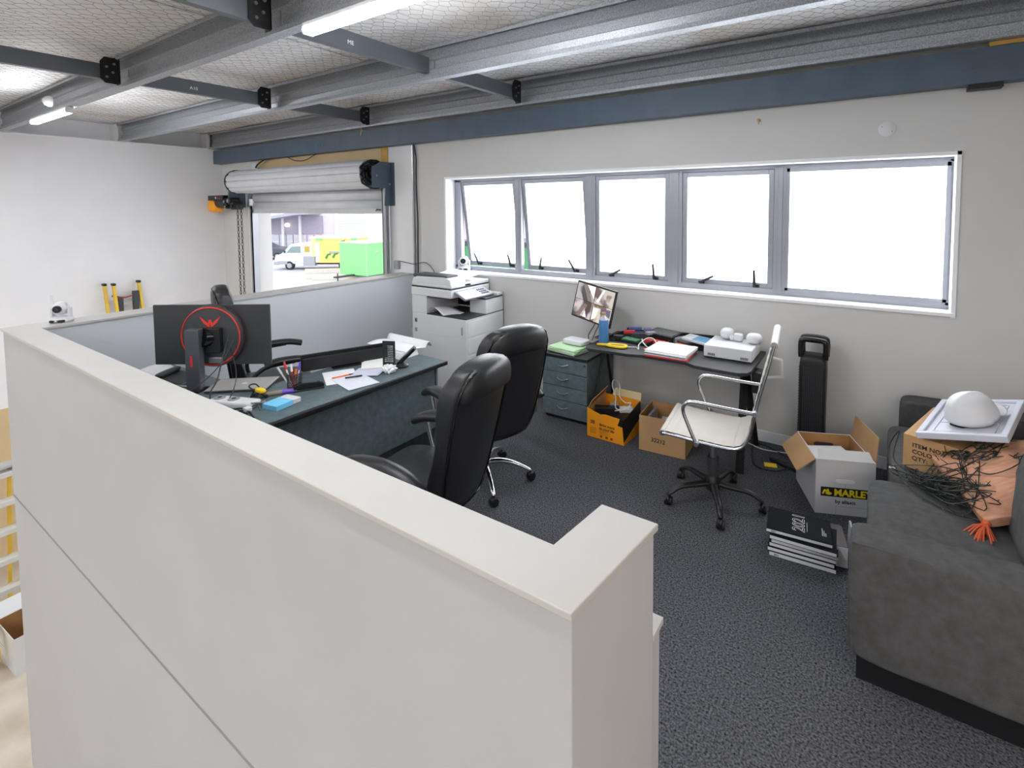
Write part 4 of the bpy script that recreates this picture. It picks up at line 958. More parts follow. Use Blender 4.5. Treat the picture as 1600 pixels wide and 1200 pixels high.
# ================================================================== FLOOR THINGS UNDER THE WINDOW
def carton(name, label, loc, rz, w, d, h, out, inn, flaps=(), th=.006):
    t = thing(name, label, 'box', loc, R(rz))
    b = MB(); b.box(-w/2, -d/2, 0, w/2, d/2, th); b.box(-w/2, -d/2, th, w/2, -d/2+th, h); b.box(-w/2, d/2-th, th, w/2, d/2, h); b.box(-w/2, -d/2+th, th, -w/2+th, d/2-th, h); b.box(w/2-th, -d/2+th, th, w/2, d/2-th, h)
    b.build('carton_body', out, t)
    e = .0008
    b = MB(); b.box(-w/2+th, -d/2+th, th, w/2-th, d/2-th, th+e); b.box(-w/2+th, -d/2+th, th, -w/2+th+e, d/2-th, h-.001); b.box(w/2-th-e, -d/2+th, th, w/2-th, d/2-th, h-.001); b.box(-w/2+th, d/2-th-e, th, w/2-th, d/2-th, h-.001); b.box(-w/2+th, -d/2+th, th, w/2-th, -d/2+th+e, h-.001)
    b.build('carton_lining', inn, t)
    return t
def flap(t, mat, mat2, p, q, out, th=.005):
    """flap between corners p and q, swung out by vector out"""
    p = Vector(p); q = Vector(q); o_ = Vector(out); n_ = (q-p).cross(o_).normalized()*th
    vs = [p, q, q+o_*1.0-(q-p)*.04, p+o_+(q-p)*.04]
    b = MB(); b.add([v for v in vs]+[v+n_ for v in vs], [(3, 2, 1, 0), (4, 5, 6, 7), (0, 1, 5, 4), (1, 2, 6, 5), (2, 3, 7, 6), (3, 0, 4, 7)]); b.mi = [0, 1, 0, 0, 0, 0]
    return b.build('flap', [mat, mat2], t)
# orange carton
oc = thing('orange_carton', 'torn orange carton of cables and adapters beside the pedestal', 'box', (-1.80, 3.81, 0), R(-1.5))
w, d, h = .335, .33, .20
b = MB(); b.box(-w/2, -d/2, 0, w/2, d/2, .005)
b.prism([(-w/2, 0), (w/2, 0), (w/2-.012, .145), (w/2-.055, .15), (w/2-.035, .205), (.0, .215), (-.04, .205), (-w/2+.05, .225), (-w/2, .24)], -d/2, -d/2+.006, axis='y')
b.box(-w/2, d/2-.006, 0, w/2, d/2, .26)
b.build('carton_body', orange_c, oc)
b = MB(); b.prism([(-d/2, 0), (d/2, 0), (d/2, .28), (-d/2, .235)], -w/2, -w/2+.005, axis='x'); b.build('side_wall', card, oc)
b = MB(); b.prism([(-d/2, 0), (d/2, 0), (d/2, .12), (-d/2, .02)], w/2-.003, w/2+.003, axis='x'); b.build('side_wall', orange_c, oc)
b = MB(); b.prism([(-d/2+.01, .02), (d/2-.01, .12), (d/2-.01, .26), (-d/2+.01, .20)], w/2-.004, w/2+.002, axis='x'); b.build('black_side', black_p, oc)
b = MB(); b.prism([(w/2-.05, .15), (w/2-.012, .145), (w/2-.004, .205), (w/2-.035, .205)], -d/2-.001, -d/2+.004, axis='y'); b.build('black_corner', black_p, oc)
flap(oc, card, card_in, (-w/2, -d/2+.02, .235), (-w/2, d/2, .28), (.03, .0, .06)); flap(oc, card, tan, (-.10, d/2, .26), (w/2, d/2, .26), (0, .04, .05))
fo = fr((-w/2+.035, -d/2-.0008, .07), (1, 0, 0), (0, 0, 1))
text('Bring more\nto your life', .030, 'printed_text', ink, oc, fr((-.05, -d/2-.0006, .112), (1, 0, -.02), (0, 0, 1)), bold=.0006)
b = MB()
for k in range(7): b.box(-.05, -d/2-.0008, .078-k*.006, .05-.02*(k % 3), -d/2, .0795-k*.006)
for k in range(9): b.box(-w/2+.03, -d/2-.0008, .085-k*.006, -.075-.01*(k % 2), -d/2, .0865-k*.006)
b.box(-w/2+.035, -d/2-.0008, .115, -w/2+.075, -d/2, .145)
b.build('small_print', mk('brown_ink', (150, 96, 20), .7), oc)
for q in (-.045, .005, .05): MB().box(q, -d/2-.0008, .016, q+.022, -d/2, .034).build('symbol', ink if False else mk('symbol_ink', (120, 76, 16), .7), oc)
blk('black_adapter', black_p, 'black power adapter on top in the orange carton', 'adapter', -1.86, 3.80, .17, .20, .07, .05, 28)
blk('adapter_label', alu, 'silver-labelled adapter in the orange carton', 'adapter', -1.83, 3.87, .20, .07, .05, .03, 28)
blk('black_box', black_p, 'big black device filling the orange carton', 'device', -1.79, 3.82, .007, .26, .25, .16, 0)
blk('white_charger', white_p, 'white charger block in the orange carton', 'charger', -1.70, 3.83, .20, .11, .07, .035, 30)
lead('charger_cable', [(-1.70, 3.80, .22), (-1.76, 3.76, .24), (-1.80, 3.84, .30), (-1.86, 3.90, .37), (-1.87, 3.96, .40), (-1.83, 3.98, .36), (-1.80, 3.92, .28), (-1.72, 3.86, .26), (-1.66, 3.83, .28), (-1.68, 3.78, .24), (-1.76, 3.74, .225)], .0045, white_p, 'white cord looping out of the orange carton')
# brown carton 32212
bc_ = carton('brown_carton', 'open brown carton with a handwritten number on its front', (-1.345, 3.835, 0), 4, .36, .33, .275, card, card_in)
text('32212', .045, 'handwritten_number', ink, bc_, fr((-.085, -.1655, .085), (1, 0, -.05), (0, 0, 1)), bold=.0006)
blk('white_device', white_p, 'white boxed device inside the brown carton', 'device', -1.30, 3.85, .10, .20, .16, .10, 12)
blk('black_device', black_p, 'black strip device inside the brown carton', 'device', -1.29, 3.78, .202, .16, .035, .02, 8)
blk('card_insert', alu, 'grey card insert standing in the brown carton corner', 'card', -1.475, 3.85, .05, .02, .2, .2, 4)
# power board and leads by the skirting
pw = thing('power_board', 'black power board with a yellow tag by the white box', 'power board', (-.50, 3.98, 0), R(-25))
bxs('body', black_p, pw, (-.12, -.03, 0, .12, .03, .03), bevel=.006)
for q in (-.08, -.02, .04): bxs('socket', dark_grey, pw, (q-.015, -.015, .03, q+.015, .015, .033))
o = flat('test_tag', yellow_p, 'bright yellow test tag lying on the carpet', 'tag', -.60, 3.93, .085, .055, 15, .004, .004)
lead('floor_lead', [(-.77, 4.2, .006), (-.74, 4.0, .008), (-.68, 3.86, .006), (-.56, 3.86, .006), (-.48, 3.92, .02)], .005, black_p, 'black floor lead passing the yellow tag')
lead('floor_lead', [(-.95, 4.27, .006), (-.7, 4.24, .006), (-.55, 4.15, .006), (-.45, 4.05, .03)], .005, black_p, 'black floor lead along the skirting')
lead('grey_lead', [(-1.0, 4.28, .008), (-.8, 4.2, .008), (-.68, 4.16, .006), (-.5, 4.2, .006)], .004, white_p, 'pale floor lead along the skirting behind the desk leg')
# ---- white carton with lettering
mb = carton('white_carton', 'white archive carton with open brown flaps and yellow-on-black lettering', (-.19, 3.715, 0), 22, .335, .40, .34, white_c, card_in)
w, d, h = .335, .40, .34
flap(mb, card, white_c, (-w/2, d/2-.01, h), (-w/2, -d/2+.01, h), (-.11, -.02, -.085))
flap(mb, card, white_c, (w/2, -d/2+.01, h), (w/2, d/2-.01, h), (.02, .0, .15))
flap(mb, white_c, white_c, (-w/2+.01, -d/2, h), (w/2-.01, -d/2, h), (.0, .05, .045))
F = lambda x, z: fr((x, -d/2-.0012, z), (1, 0, 0), (0, 0, 1))
b = MB(); b.box(-.137, -d/2-.001, .112, .16, -d/2, .17); b.build('label_band', ink, mb)
text('MARLEY', .058, 'label_text', ink_y, mb, F(-.062, .121), bold=.0022)
b = MB()
b.prism([(-.13, .125), (-.122, .15), (-.112, .158), (-.108, .148), (-.100, .158), (-.092, .158), (-.088, .140), (-.096, .128), (-.100, .146), (-.106, .13), (-.112, .146), (-.120, .125)], -d/2-.0018, -d/2-.001, axis='y')
b.prism([(-.092+.018*math.cos(q*.45), .131+.009*math.sin(q*.45)) for q in range(14)], -d/2-.0018, -d/2-.001, axis='y')
b.build('label_logo', ink_y, mb)
text('by aliaxis', .032, 'label_text', ink, mb, F(-.055, .073), bold=.0004)
b = MB(); b.prism([(.0+.02*math.cos(q*PI/8-PI/2)+(.035 if q < 8 else -.035), .213+.012*math.sin(q*PI/8-PI/2)) for q in range(16)], -d/2-.0014, -d/2, axis='y'); b.build('hand_hole', paper, mb)
b = MB(); b.prism([(.0+.022*math.cos(q*PI/8-PI/2)+(.04 if q < 8 else -.04), .265+.014*math.sin(q*PI/8-PI/2)) for q in range(16)], d/2-.009, d/2-.0065, axis='y'); b.build('hand_hole', dark_grey, mb)
b = MB()
for q in ((-.04, -.002, .165, .001), ): b.box(-.05, -d/2-.0008, .052, .16, -d/2, .0535); b.box(-.05, -d/2-.0008, 0, -.0485, -d/2, .053); b.box(-.001, -d/2-.0008, .17, .001, -d/2, .20)
b.build('printed_line', alu, mb)
for k, (dx, dy, rz_, lb) in enumerate(((-.02, -.02, 22, 'lower stack of white papers inside the white archive carton'), (.0, .03, 30, 'top white papers inside the white archive carton'))):
    o = MB().box(-.12, -.15, 0, .12, .15, .13).build('paper_stack', paper, None); o.location = (-.19+dx, 3.70+dy, .04+.135*k); o.rotation_euler.z = R(rz_); tag(o, lb, 'paper')
    o.location.z = .007 + .131*k

# ---- books
def book(label, x, y, z, rz, L=.315, D=.225, th=.024, spine=True, cover=None, group='diaries stacked on the carpet', rx=0, word='2021'):
    t = thing('book', label, 'book', (x, y, z), R(rz), group)
    t.rotation_euler.y = R(rx)
    cv = cover or mk_black
    b = MB(); b.box(0, -.0014, 0, L, D, .0026); b.box(0, -.0014, th-.0026, L, D, th); b.box(0, .0036, 0, .0022, .006, th); b.box(0, .001, 0, L, .0034, th); b.build('cover', cv, t, bevel=.0008)
    b = MB(); b.box(.0, -.0012, .0027, L, .001, th-.0027); b.build('spine', paper, t)
    b = MB(); b.box(.004, .0035, .0022, L-.004, D-.005, th-.0022); b.build('pages', mk_page, t)
    if word: text(word, .0135, 'spine_text', ink, t, fr((.022, -.0014, th*.28), (1, 0, 0), (0, 0, 1)), bold=.0003)
    return t
mk_black = mk('book_black', (22, 23, 26), .8, var=.06, spec=.15)
mk_page = mk('book_pages', (220, 216, 208), .8, var=.04, scale=90)
zs = .001
lbls = ['bottom book of the stack on the carpet', 'second book from the carpet in the stack', 'third book up in the stack on the carpet', 'fourth book up in the stack, under the tilted one', 'tilted book just below the dated cover']
for k in range(5):
    r_ = random.Random(90+k)
    book(lbls[k], -.435+r_.uniform(-.014, .006)+(.006 if k == 0 else 0), 2.905+r_.uniform(-.01, .008), zs, 4+r_.uniform(-2, 2), th=.022 if k else .025, word=('2021' if k in (0,) else None), rx=0)
    zs += (.022 if k else .025)+.0008
tb_ = book('topmost book with 2021 on its black cover', -.458, 2.91, zs+.003, 6.5, th=.02, rx=.6)
text('2021', .085, 'cover_text', ink_w, tb_, fr((.185, .045, .0204), (0, 1, 0), (-1, 0, 0)), bold=.0016, ext=.0002)
text('2021', .085, 'cover_text', mk_black, tb_, fr((.185, .045, .0208), (0, 1, 0), (-1, 0, 0)), bold=-.0008, ext=.0002)
bxs('cover_line', ink_w, tb_, (.198, .06, .02, .1995, .15, .0204))
b = MB()
for k in range(3): b.box(.27+k*.008, .06, .02, .274+k*.008, .13-.02*k, .0204)
b.build('cover_lines', alu, tb_)
bk_ = book('dark red-edged book leaning out of the stack beside the sofa', -.135, 2.99, .001, 12, L=.06, D=.20, th=.115, cover=mk('dark_red_cover', (44, 24, 28), .5), group=None, word=None)
for k in range(3):
    o = bxs('magazine', (paper if k % 2 else mk('grey_mag', (170, 170, 176), .6)), None, (-.01, 0, 0, .0, .2, .14-.012*k), bevel=.001); o.location = (-.045+.016*k, 3.03, .002); o.rotation_euler = (0, R(3+3*k), R(10)); tag(o, ('thin grey magazine upright nearest the books', 'white magazine upright between two grey ones', 'thin grey magazine upright nearest the sofa')[k], 'magazine')

# ---- on the sofa
ib = thing('item_carton', 'closed brown carton printed with item lines, on the sofa seat', 'box', (.40, 3.634, .447), R(-17.5))
b = MB(); b.box(-.16, -.29, 0, .16, .29, .185); b.build('carton_body', card, ib, bevel=.002)
b = MB(); b.box(-.002, -.29, .185, .002, .29, .1856); b.build('tape_seam', card_in, ib)
for k, s in enumerate(('ITEM NO.', 'COLOR:', 'QTY:')): text(s, .032, 'printed_text', ink, ib, fr((-.118, -.2912, .125-.036*k), (1, 0, 0), (0, 0, 1)), bold=.0006)
Ml = fr((.214, 3.345, .652), (.916, -.291, .277), (.281, .957, .074))
ld = thing('tub_lid', 'translucent white tub lid lying on the brown carton under the hard hat', 'lid', (.214, 3.345, .652))
ld.matrix_world = Ml
b = MB(); b.box(0, 0, .0, .385, .56, .008)
for (x0, y0, x1, y1) in ((0, 0, .385, .03), (0, .53, .385, .56), (0, .03, .03, .53), (.355, .03, .385, .53)): b.box(x0, y0, -.012, x1, y1, .022)
b.build('lid_panel', clear_white, ld, bevel=.005)
b = MB()
for (x0, y0, x1, y1) in ((.06, .06, .325, .066), (.06, .494, .325, .50), (.06, .066, .066, .494), (.319, .066, .325, .494), (.06, .2, .325, .205)): b.box(x0, y0, .008, x1, y1, .012)
b.build('lid_rib', clear_white, ld)
# hard hat
hh_ = thing('hard_hat', 'white hard hat resting on the tub lid', 'helmet', (.465, 3.50, .742), R(48)); hh_.rotation_euler = (R(0), R(-14), R(40)); hh_.scale = (.86, .9, .9)
def dome(u, v):
    a = v*2*PI; t = u*PI/2
    r_ = math.sin(t)**.85; z = .112*math.cos(t)**.9 if t < PI/2 else 0
    x = .135*r_*math.cos(a); y = .112*r_*math.sin(a)
    if u > .80:
        k = (u-.80)/.20
        x *= 1.02+.06*k; y *= 1.02+.06*k
        z -= .03*k*(1 if math.cos(a) < 0 else .6)
    ridge = math.exp(-(y/.016)**2)*.008*(1-u)**.3*(1 if u < .9 else 0)
    return (x, y, z+ridge+.054)
MB().grid(dome, 18, 40).build('shell', white_p, hh_, smooth=80, solid=.004)
def peak(u, v):
    a = (v-.5)*2.0; x0 = .137*math.cos(a); y0 = .115*math.sin(a); e = .075*u*math.cos(a*.75)**1.2
    return (x0+e, y0*(1+.02*u), .042-.010*u*math.cos(a)+.004)
MB().grid(peak, 5, 20).build('peak', white_p, hh_, smooth=80, solid=.004)
b = MB(); b.tube([(.112*math.cos(2*PI*k/28), .092*math.sin(2*PI*k/28), -.004) for k in range(28)], .009, 6, closed=True); b.soft((-.1, -.0, -.01), (.022, .05, .016), k=4, n=5); b.soft((.0, -.095, .006), (.03, .012, .014), k=4, n=5); b.build('harness', black_p, hh_, smooth=60)
# peach cushion with tassels
cu = thing('tassel_cushion', 'peach cotton cushion with orange corner tassels slumped on the sofa', 'cushion', (.585, 3.20, .59))
cu.rotation_euler = (R(8), R(-19), R(17)); cu.scale = (1.12, 1.12, 1.1)
def pil(p, q):
    e = (abs(q[0])**2.2, abs(q[1])**2.2)
    p.z *= max(.06, (1-e[0])*(1-e[1]))**.5
    c = abs(q[0]*q[1]); p.x *= 1-.06*(1-c); p.y *= 1-.06*(1-c)
    p.z += .006*math.sin(p.x*38+p.y*22)*(q[2] > 0)
    return p
MB().soft((0, 0, 0), (.225, .225, .085), k=14, n=20, fn=pil).build('cushion_body', peach, cu, smooth=80)
rt2 = random.Random(11)
for (sx_, sy_) in ((-1, -1), (1, -1), (1, 1)):
    b = MB(); o_ = Vector((sx_*.215, sy_*.215, 0)); dd = Vector((sx_*.6, sy_*.9, -.25))
    for k in range(46):
        e = dd+Vector((rt2.uniform(-.55, .55), rt2.uniform(-.55, .55), rt2.uniform(-.4, .4)))
        b.tube([o_, o_+e*.045+Vector((0, 0, .012)), o_+e*.085], .0028, 4)
    b.soft(o_, (.016, .016, .014), k=2.5, n=5)
    b.build('tassel', tassel_m, cu, smooth=60)
# string lights
sl = thing('string_lights', 'tangled dark green string of tiny lights over the seat and the peach cushion', 'string lights', (.3, 3.1, .45))
rs = random.Random(21)
def surf(x, y):
    """height of what lies under the wires: seat, then the cushion's slope"""
    lx = (x-.585)*math.cos(R(17))+(y-3.20)*math.sin(R(17)); ly = -(x-.585)*math.sin(R(17))+(y-3.20)*math.cos(R(17))
    zc_ = .59+math.tan(R(19))*lx+math.tan(R(8))*ly
    inside = max(0, 1-abs(lx/.235)**2.2)*max(0, 1-abs(ly/.25)**2.2)
    if abs(lx) < .23 and abs(ly) < .245: return max(.452, zc_+.094*inside**.5+.01)
    return .452
b = MB(); tw = MB(); bl = MB()
def strand(P, r=.0026):
    C = catmull(P, 6); b.tube(C, r, 5)
    for i in range(2, len(C)-1, 4):
        t = (C[i+1]-C[i]).normalized(); s = t.cross(Vector((rs.uniform(-1, 1), rs.uniform(-1, 1), rs.uniform(.2, 1)))).normalized()
        if s.z < 0: s.z *= -.4
        p = C[i]; q = p+(s+t*.5)*.024
        tw.tube([p, q], .0022, 4); bl.tube([q, q+(q-p)*.35], [.0024, .0016], 4)
def wp_(c, sd, h):
    x = c[0]+rs.gauss(0, sd); y = c[1]+rs.gauss(0, sd); return (x, y, surf(x, y)+rs.uniform(.0, h))
for s in range(8):
    P = []
    for k in range(11):
        t = min(1, max(0, rs.uniform(-.05, 1.05))); c = (.19+.24*t, 3.25-.27*t)
        P.append(wp_(c, .042, .055))
    strand(P)
for s in range(7):
    P = []
    a = rs.uniform(0, 1)
    for k in range(8):
        t = k/7; c = (.22+.26*a+(.28)*t*(1-abs(2*t-1)*.3), 3.28-.2*a+.10*t+.05*math.sin(k))
        P.append(wp_(c, .035, .02))
    strand(P)
strand([(.10, 3.36, .46), (.13, 3.31, .465), (.14, 3.25, .46), (.18, 3.14, .455), (.27, 3.02, .456), (.36, 2.96, .46), (.42, 2.95, .47)])
b.build('wire', green_wire, sl, smooth=60, w=True, kind='stuff'); tw.build('bulb_stems', green_wire, sl, w=True, kind='stuff'); bl.build('bulbs', mk('bulb_green', (60, 78, 74), .3), sl, w=True, kind='stuff')
o = MB().tube(catmull([(.11, 3.33, .455), (.09, 3.36, .47), (.10, 3.40, .56), (.14, 3.395, .645), (.12, 3.37, .55), (.12, 3.33, .50), (.17, 3.27, .48)], 8), .003, 6).build('plug_lead', black_p, sl, smooth=60, w=True)
bxs('usb_plug', steel_g, sl, (.095, 3.30, .451, .125, 3.325, .463), w=True)
o = MB().tube(catmull([(.335, 3.345, .63), (.345, 3.34, .56), (.33, 3.335, .50), (.30, 3.33, .47), (.25, 3.27, .47)], 6), .0022, 5).build('hanging_wire', green_wire, sl, smooth=60, w=True)

# ================================================================== CAMERAS, LADDERS, WAREHOUSE
def ipcam(name, label, loc, rz, ant=True):
    t = thing(name, label, 'camera', loc, R(rz))
    b = MB(); b.lathe([(.0, 0), (.05, 0), (.056, .012), (.05, .03), (.036, .036), (.0, .037)], 24, Matrix.Diagonal((1.15, 1, 1, 1))); b.build('base', white_p, t, smooth=40)
    MB().soft((.035, 0, .012), (.028, .04, .010), k=4, n=6).build('base_window', black_gl, t, smooth=60)
    for s in (-1, 1): bxs('yoke', white_p, t, (-.018, s*.044-.006, .03, .018, s*.044+.006, .09), bevel=.004)
    MB().soft((0, 0, .085), (.042, .04, .042), k=2.2, n=10).build('head', white_p, t, smooth=80)
    MB().cyl((.035, 0, .085), (.046, 0, .085), .022, n=20).build('lens_ring', black_gl, t, smooth=40)
    MB().cyl((.046, 0, .085), (.05, 0, .085), .009, n=14).build('lens', dark_grey, t, smooth=40)
    if ant:
        b = MB(); b.tube([(-.045, -.045, .012), (-.05, -.058, .03), (-.055, -.075, .16)], [.007, .008, .006], 8); b.build('antenna', white_p, t, smooth=50)
    return t
ipcam('security_camera', 'white pan-tilt camera with antenna on the corner of the half wall cap', (-4.87, 1.12, 1.1), -40).scale = (1.15, 1.15, 1.15)
ipcam('security_camera', 'white pan-tilt camera on the window sill above the photocopier', (-3.99, 4.40, 1.178), -60, False).scale = (1.35, 1.35, 1.3)
ipcam('security_camera', 'white camera beside the roller shutter, mounted high by the far corner', (-9.3, 4.0, 2.4), -60, False) if False else None
la = thing('extension_ladder', 'yellow fibreglass ladder tops with straps leaning on the far white wall', 'ladder', (-9.0, 2.85, GZ))
def rail(x0, y, x1, z1, w=.03, dpt=.07):
    b = MB(); b.prism([(x0, GZ), (x0+dpt, GZ), (x1+dpt, z1), (x1, z1)], y-w/2, y+w/2, axis='y'); return b
for y, off in ((2.64, 0), (3.05, 0), (2.72, .09)):
    r_ = rail(-8.55+off, y, -9.43+off, .80).build('rail', fibre_y, la, w=True, bevel=.003)
    rail(-9.43+off, y, -9.445+off, .83, .034).build('end_cap', black_p, la, w=True) if False else None
    bxs('end_cap', black_p, la, (-9.44+off, y-.02, .79, -9.355+off, y+.02, .825), w=True, bevel=.004)
for k in range(12):
    z = .55-k*.28; x = -9.36+(.55-z)*.25
    MB().cyl((x, 2.64, z), (x, 3.05, z), .016, n=10).build('rung', silver, la, w=True)
bxs('bracket', dark_grey, la, (-9.36, 2.77, .35, -9.30, 2.83, .60), (-9.36, 2.95, .38, -9.30, 3.02, .68), w=True, bevel=.006)
MB().tube(catmull([(-9.33, 2.70, .64), (-9.30, 2.85, .60), (-9.33, 3.02, .64)], 6), .012, 6).build('red_strap', mk('strap_red', (150, 70, 66), .7), la, smooth=60, w=True)
sp = thing('step_ladder', 'step ladder with broad grey treads and yellow side rail on the warehouse floor', 'ladder', (-8.1, 1.1, GZ))
for k in range(6):
    z = -1.02-k*.305; x = -8.12+(-1.0-z)*.16
    b = MB(); b.box(x-.05, .8, z-.055, x+.08, 1.39, z); b.build('tread', mk('tread_alu', (214, 214, 212), .4, metal=.2) if k == 0 else MATS['tread_alu'], sp, w=True, bevel=.004)
for y in (.79, 1.40):
    b = MB(); b.prism([(-8.17, -.98), (-8.10, -.98), (-7.82, GZ), (-7.89, GZ)], y-.012, y+.012, axis='y'); b.build('side_rail', fibre_y, sp, w=True)
    b = MB(); b.prism([(-8.20, -.98), (-8.16, -.98), (-8.55, GZ), (-8.60, GZ)], y-.05, y-.02, axis='y'); b.build('rear_rail', fibre_y, sp, w=True)
bxs('top_cap', silver, sp, (-8.22, .78, -.98, -8.06, 1.42, -.95), w=True, bevel=.004)
wb = carton('warehouse_carton', 'open white carton on the concrete floor below the half wall', (-7.33, 1.32, GZ), 4, .50, .42, .38, white_c, card_in)
flap(wb, white_c, white_c, (.25, .21, .38), (-.25, .21, .38), (0, .1, .16)); flap(wb, white_c, white_c, (-.25, -.2, .38), (-.25, .2, .38), (-.14, 0, .1))
b = MB(); b.box(-.2, -.2112, .18, -.05, -.21, .186); b.box(-.2, -.2112, .15, -.1, -.21, .156); b.build('printed_line', alu, wb)
cl_ = thing('hose_coil', 'yellow coil standing against the white warehouse carton', 'hose', (-7.45, 1.03, GZ))
b = MB()
for k in range(4): b.tube([(.21*math.cos(2*PI*q/24), -.02+.014*k, .225+.20*math.sin(2*PI*q/24)) for q in range(24)], .012, 6, closed=True)
b.build('hose', yellow_p, cl_, smooth=60); MB().soft((.12, 0, .35), (.03, .03, .05), k=4, n=5).build('strap', black_p, cl_, smooth=60)

# ================================================================== OUTSIDE THE LOADING DOOR
asph = mk('outside_asphalt', (162, 162, 170), .9, rgb2=(178, 178, 186), scale=1.5)
bxs('outside_ground', asph, None, (-90, WY+.25, GZ-.1, 40, 110, GZ-.002))['kind'] = 'structure'
UX, UY = Vector((.86, .51, 0)), Vector((-.51, .86, 0))
def outside(name, label, cat, loc, rz): return thing(name, label, cat, loc, rz)
RZ = math.atan2(.51, .86)
# green trailer
tr_ = outside('green_trailer', 'plain bright green box trailer parked outside the loading door', 'trailer', (-26.9, 20.6, GZ), RZ+R(64))
gr = mk('trailer_green', (128, 214, 128), .5, var=.03)
b = MB(); b.box(0, 0, .35, 4.2, 2.5, 2.42); b.build('box_body', gr, tr_, bevel=.03)
bxs('roof_cap', white_p, tr_, (-.02, -.02, 2.42, 4.22, 2.52, 2.47)); bxs('corner_trim', mk('light_green', (150, 232, 150), .5), tr_, (-.02, -.02, .35, .03, .03, 2.42))
for x in (1.9, 2.6): MB().cyl((x, -.06, .32), (x, .2, .32), .32, n=20).build('wheel', black_p, tr_, smooth=40)
bxs('drawbar', dark_grey, tr_, (-1.4, 1.1, .32, 0, 1.4, .42)); bxs('handle', white_p, tr_, (.75, -.03, 1.85, .95, -.01, 1.9))
MB().cyl((-1.2, 1.25, 0), (-1.2, 1.25, .6), .04, n=8).build('jockey_stand', dark_grey, tr_)
gc = outside('green_container', 'dark green container glimpsed through the opened first window', 'container', (-14.6, 15.4, GZ), R(10))
bxs('container_body', mk('container_green', (70, 150, 90), .5), gc, (0, 0, 0, 4.2, 2.4, 3.2), bevel=.02)
b = MB()
for k in range(20): b.box(.1+k*.205, -.03, .1, .2+k*.205, 0, 3.1)
b.build('corrugation', MATS['container_green'], gc, kind='stuff')
bxs('roof_rail', dark_grey, gc, (-.02, -.04, 3.1, 4.22, 2.44, 3.3))
# food truck
vn = outside('food_truck', 'white cab truck with a yellow box body and green roof corners', 'truck', (-38.3, 21.0, GZ), RZ)
b = MB(); b.prism([(0, .45), (0, .95), (.15, 1.1), (.55, 1.25), (1.25, 1.92), (1.5, 1.99), (3.0, 2.02), (3.0, .45)], 0, 1.75, axis='y'); b.build('cab', white_c, vn, bevel=.06)
bxs('bumper', alu, vn, (-.06, -.02, .38, .25, 1.77, .62), (.2, -.03, .42, 1.0, 0, .68), bevel=.03)
b = MB(); b.prism([(.95, 1.3), (1.35, 1.78), (2.05, 1.80), (2.05, 1.3)], -.015, 0, axis='y'); b.build('side_window', mk('truck_glass', (120, 138, 138), .1), vn)
b = MB(); b.prism([(.58, 1.28), (1.22, 1.86), (1.2, 1.88), (.55, 1.30)], .12, 1.63, axis='y'); b.build('windscreen', MATS['truck_glass'], vn)
bxs('rear_window', mk('window_yellow', (176, 150, 60), .4), vn, (2.35, -.012, 1.35, 2.75, 0, 1.8)); bxs('door_panel', white_p, vn, (1.3, -.012, .6, 2.1, 0, 1.25)); MB().soft((.85, -.1, 1.4), (.05, .08, .11), k=4, n=5).build('mirror', dark_grey, vn)
bxs('headlamp', clear_white, vn, (-.03, .1, .72, .02, .5, .92), (-.03, 1.25, .72, .02, 1.65, .92))
for x in (1.15, 5.3):
    wh = MB().cyl((x, -.02, .33), (x, .22, .33), .33, n=24).build('wheel', black_p, vn, smooth=40); MB().cyl((x, -.035, .33), (x, -.02, .33), .19, n=18).build('hub_cap', alu, wh, smooth=40)
bxs('chassis', dark_grey, vn, (2.2, .2, .4, 6.4, 1.6, .55)); b = MB(); b.box(2.35, -.25, .35, 3.25, .1, 1.05); b.build('side_crate', alu, vn, bevel=.02)
bxs('box_body', mk('truck_yellow', (240, 212, 110), .5, var=.03), vn, (3.25, -.15, .55, 6.5, 1.95, 2.38), bevel=.03)
bxs('front_wall', mk('pale_yellow', (244, 226, 150), .5), vn, (2.95, -.1, .6, 3.3, 1.9, 2.4), bevel=.02); bxs('white_post', white_c, vn, (3.28, -.17, .6, 3.6, -.13, 2.1)); bxs('roof', white_p, vn, (2.9, -.2, 2.38, 6.55, 2.0, 2.52), bevel=.03)
bxs('green_corner', gr, vn, (3.35, -.2, 2.22, 3.85, -.14, 2.42), (6.05, -.2, 2.15, 6.5, -.14, 2.42)); bxs('serving_hatch', alu, vn, (4.3, -.17, 1.25, 6.3, -.13, 1.42)); bxs('hatch_seam', alu, vn, (4.2, -.16, .7, 4.22, -.14, 2.3))
leaf = mk('sign_green', (62, 130, 60), .6)
for q, (x, z) in enumerate(((4.0, .95), (4.55, 1.0), (5.1, 1.95))):
    b = MB(); b.prism([(x, z), (x+.18, z+.28), (x+.35, z+.3), (x+.24, z+.1), (x+.12, z-.12)], -.172, -.155, axis='y'); b.prism([(x+.2, z+.2), (x+.5, z+.38), (x+.42, z+.18)], -.172, -.155, axis='y'); b.build('leaf_mark', leaf, vn)
# dark car behind the truck
ca = outside('dark_car', 'dark grey car nose behind the white truck cab', 'car', (-47.5, 24.2, GZ), RZ)
b = MB(); b.prism([(-1.5, .35), (-1.5, .9), (-.9, 1.5), (.6, 1.55), (1.5, 1.15), (2.9, .98), (3.0, .45), (3.0, .35)], 0, 1.8, axis='y'); b.build('car_body', mk('car_grey', (70, 74, 86), .3), ca, bevel=.08)
b = MB(); b.prism([(-.75, 1.05), (-.6, 1.42), (.5, 1.46), (1.25, 1.12)], -.012, 0, axis='y'); b.build('car_window', black_gl, ca)
for x in (-.7, 2.15):
    wh = MB().cyl((x, -.03, .33), (x, .22, .33), .33, n=20).build('wheel', black_p, ca, smooth=40); MB().cyl((x, -.045, .33), (x, -.03, .33), .2, n=14).build('hub_cap', alu, wh)
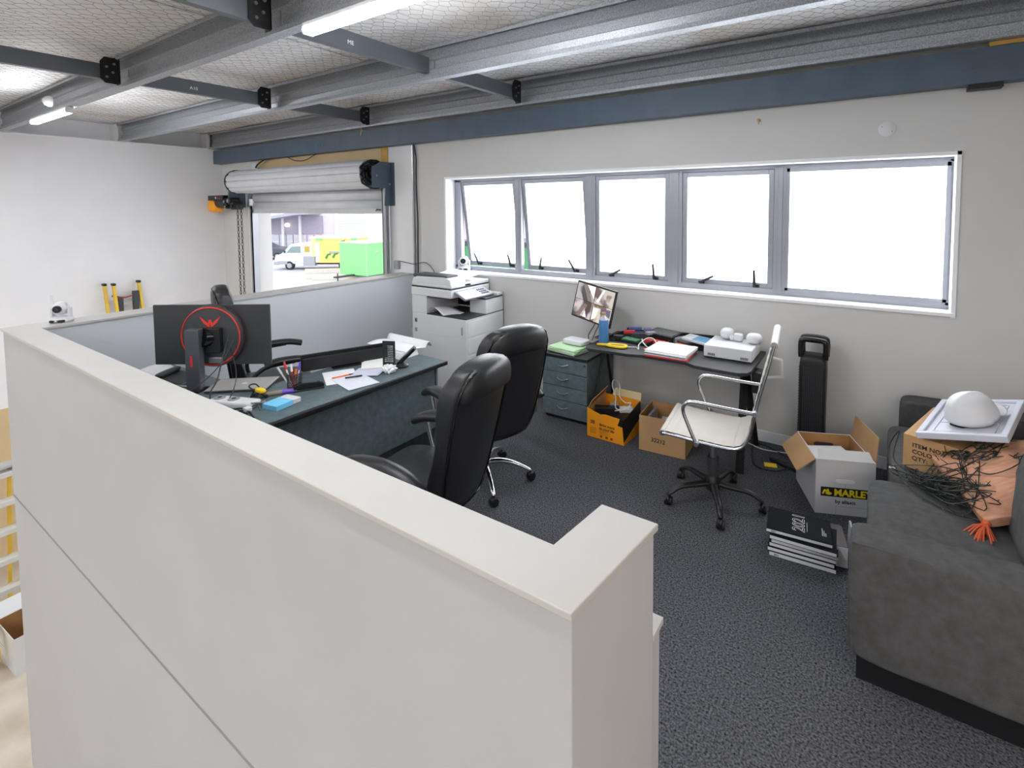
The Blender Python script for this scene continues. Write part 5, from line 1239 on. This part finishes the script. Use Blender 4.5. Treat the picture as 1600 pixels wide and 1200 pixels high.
# planks and long trolley beams on the asphalt
for k, (x, y, L_, lb) in enumerate(((-34.2, 20.9, 3.2, 'pale long beam lying nearest the truck'), (-31.5, 19.3, 4.0, 'long pale timber on the asphalt before the green trailer'), (-30.6, 19.2, 3.4, 'second long timber beside the first on the asphalt'))):
    o = bxs('timber_beam', mk('pale_timber' if k == 0 else 'pale_timber_%s' % 'ab'[k-1], (206, 196, 184), .8), None, (0, 0, 0, L_, .22, .2 if k else .32), bevel=.01); o.location = (x, y, GZ+.002); o.rotation_euler.z = RZ+R(8); tag(o, lb, 'timber')
# building across the yard
bu = outside('yard_building', 'pale warehouse row across the yard with canopy and roller doors', 'building', (-52.0, 24.6, GZ), RZ)
lav = mk('lavender_cladding', (206, 198, 206), .7, var=.02); lgt = mk('pale_blue_door', (210, 216, 226), .6, var=.02)
bxs('facade', lav, bu, (-10, 3.0, 0, 30, 3.6, 9.0))
bxs('parapet', white_p, bu, (-10, 2.9, 9.0, 30, 3.7, 9.3))
for x in (3.2, 5.0): bxs('column', white_p, bu, (x, 2.7, 0, x+.25, 3.0, 9.0))
for (x0, x1) in ((9.1, 11.8), (14.4, 18.0)):
    f = bxs('shutter', lgt, bu, (x0, 2.9, 0, x1, 3.0, 5.6))
    b = MB()
    for k in range(22): b.box(x0, 2.885, .1+k*.25, x1, 2.9, .13+k*.25)
    b.build('slat_joint', alu, f, kind='stuff')
bxs('white_panel', white_p, bu, (11.8, 2.85, 0, 14.4, 3.0, 9.0)); bxs('jamb', white_p, bu, (8.7, 2.8, 0, 9.1, 3.0, 9.0)); bxs('red_strip', mk('pinkish_panel', (214, 186, 190), .7), bu, (18.0, 2.85, 0, 24, 3.0, 9.0))
b = MB(); b.prism([(-.3, 3.3), (5.8, 4.35), (7.2, 4.35), (7.2, 4.1), (5.8, 4.05), (-.3, 3.1)], .6, 3.0, axis='y'); b.build('canopy', mk('canopy_grey', (160, 160, 176), .6), bu)
bxs('canopy_wall', mk('canopy_wall_grey', (160, 154, 170), .7), bu, (1.6, 2.85, 2.1, 7.4, 3.0, 3.9)); bxs('shop_door', lgt, bu, (.2, 2.85, 0, 1.5, 3.0, 2.6))
for k in range(7):
    f = bxs('shop_window', mk('shop_glass' if k == 0 else 'shop_glass_%s' % 'abcdef'[k-1], (186+k*4, 196, 204), .2), bu, (2.2+k*.72, 2.9, .6, 2.8+k*.72, 2.98, 2.0)); bxs('window_bar', white_p, f, (2.2+k*.72, 2.87, 1.28, 2.8+k*.72, 2.9, 1.34))
MB().soft((3.9, 2.6, 3.0), (.25, .12, .2), k=3, n=6).build('wall_lamp', mk('lamp_cream', (255, 240, 214), .4, emit=1.), bu)
bxs('side_canopy', alu, bu, (15.2, .8, 4.3, 19.5, 3.0, 4.45), (15.2, .8, 3.2, 15.3, .9, 4.3))
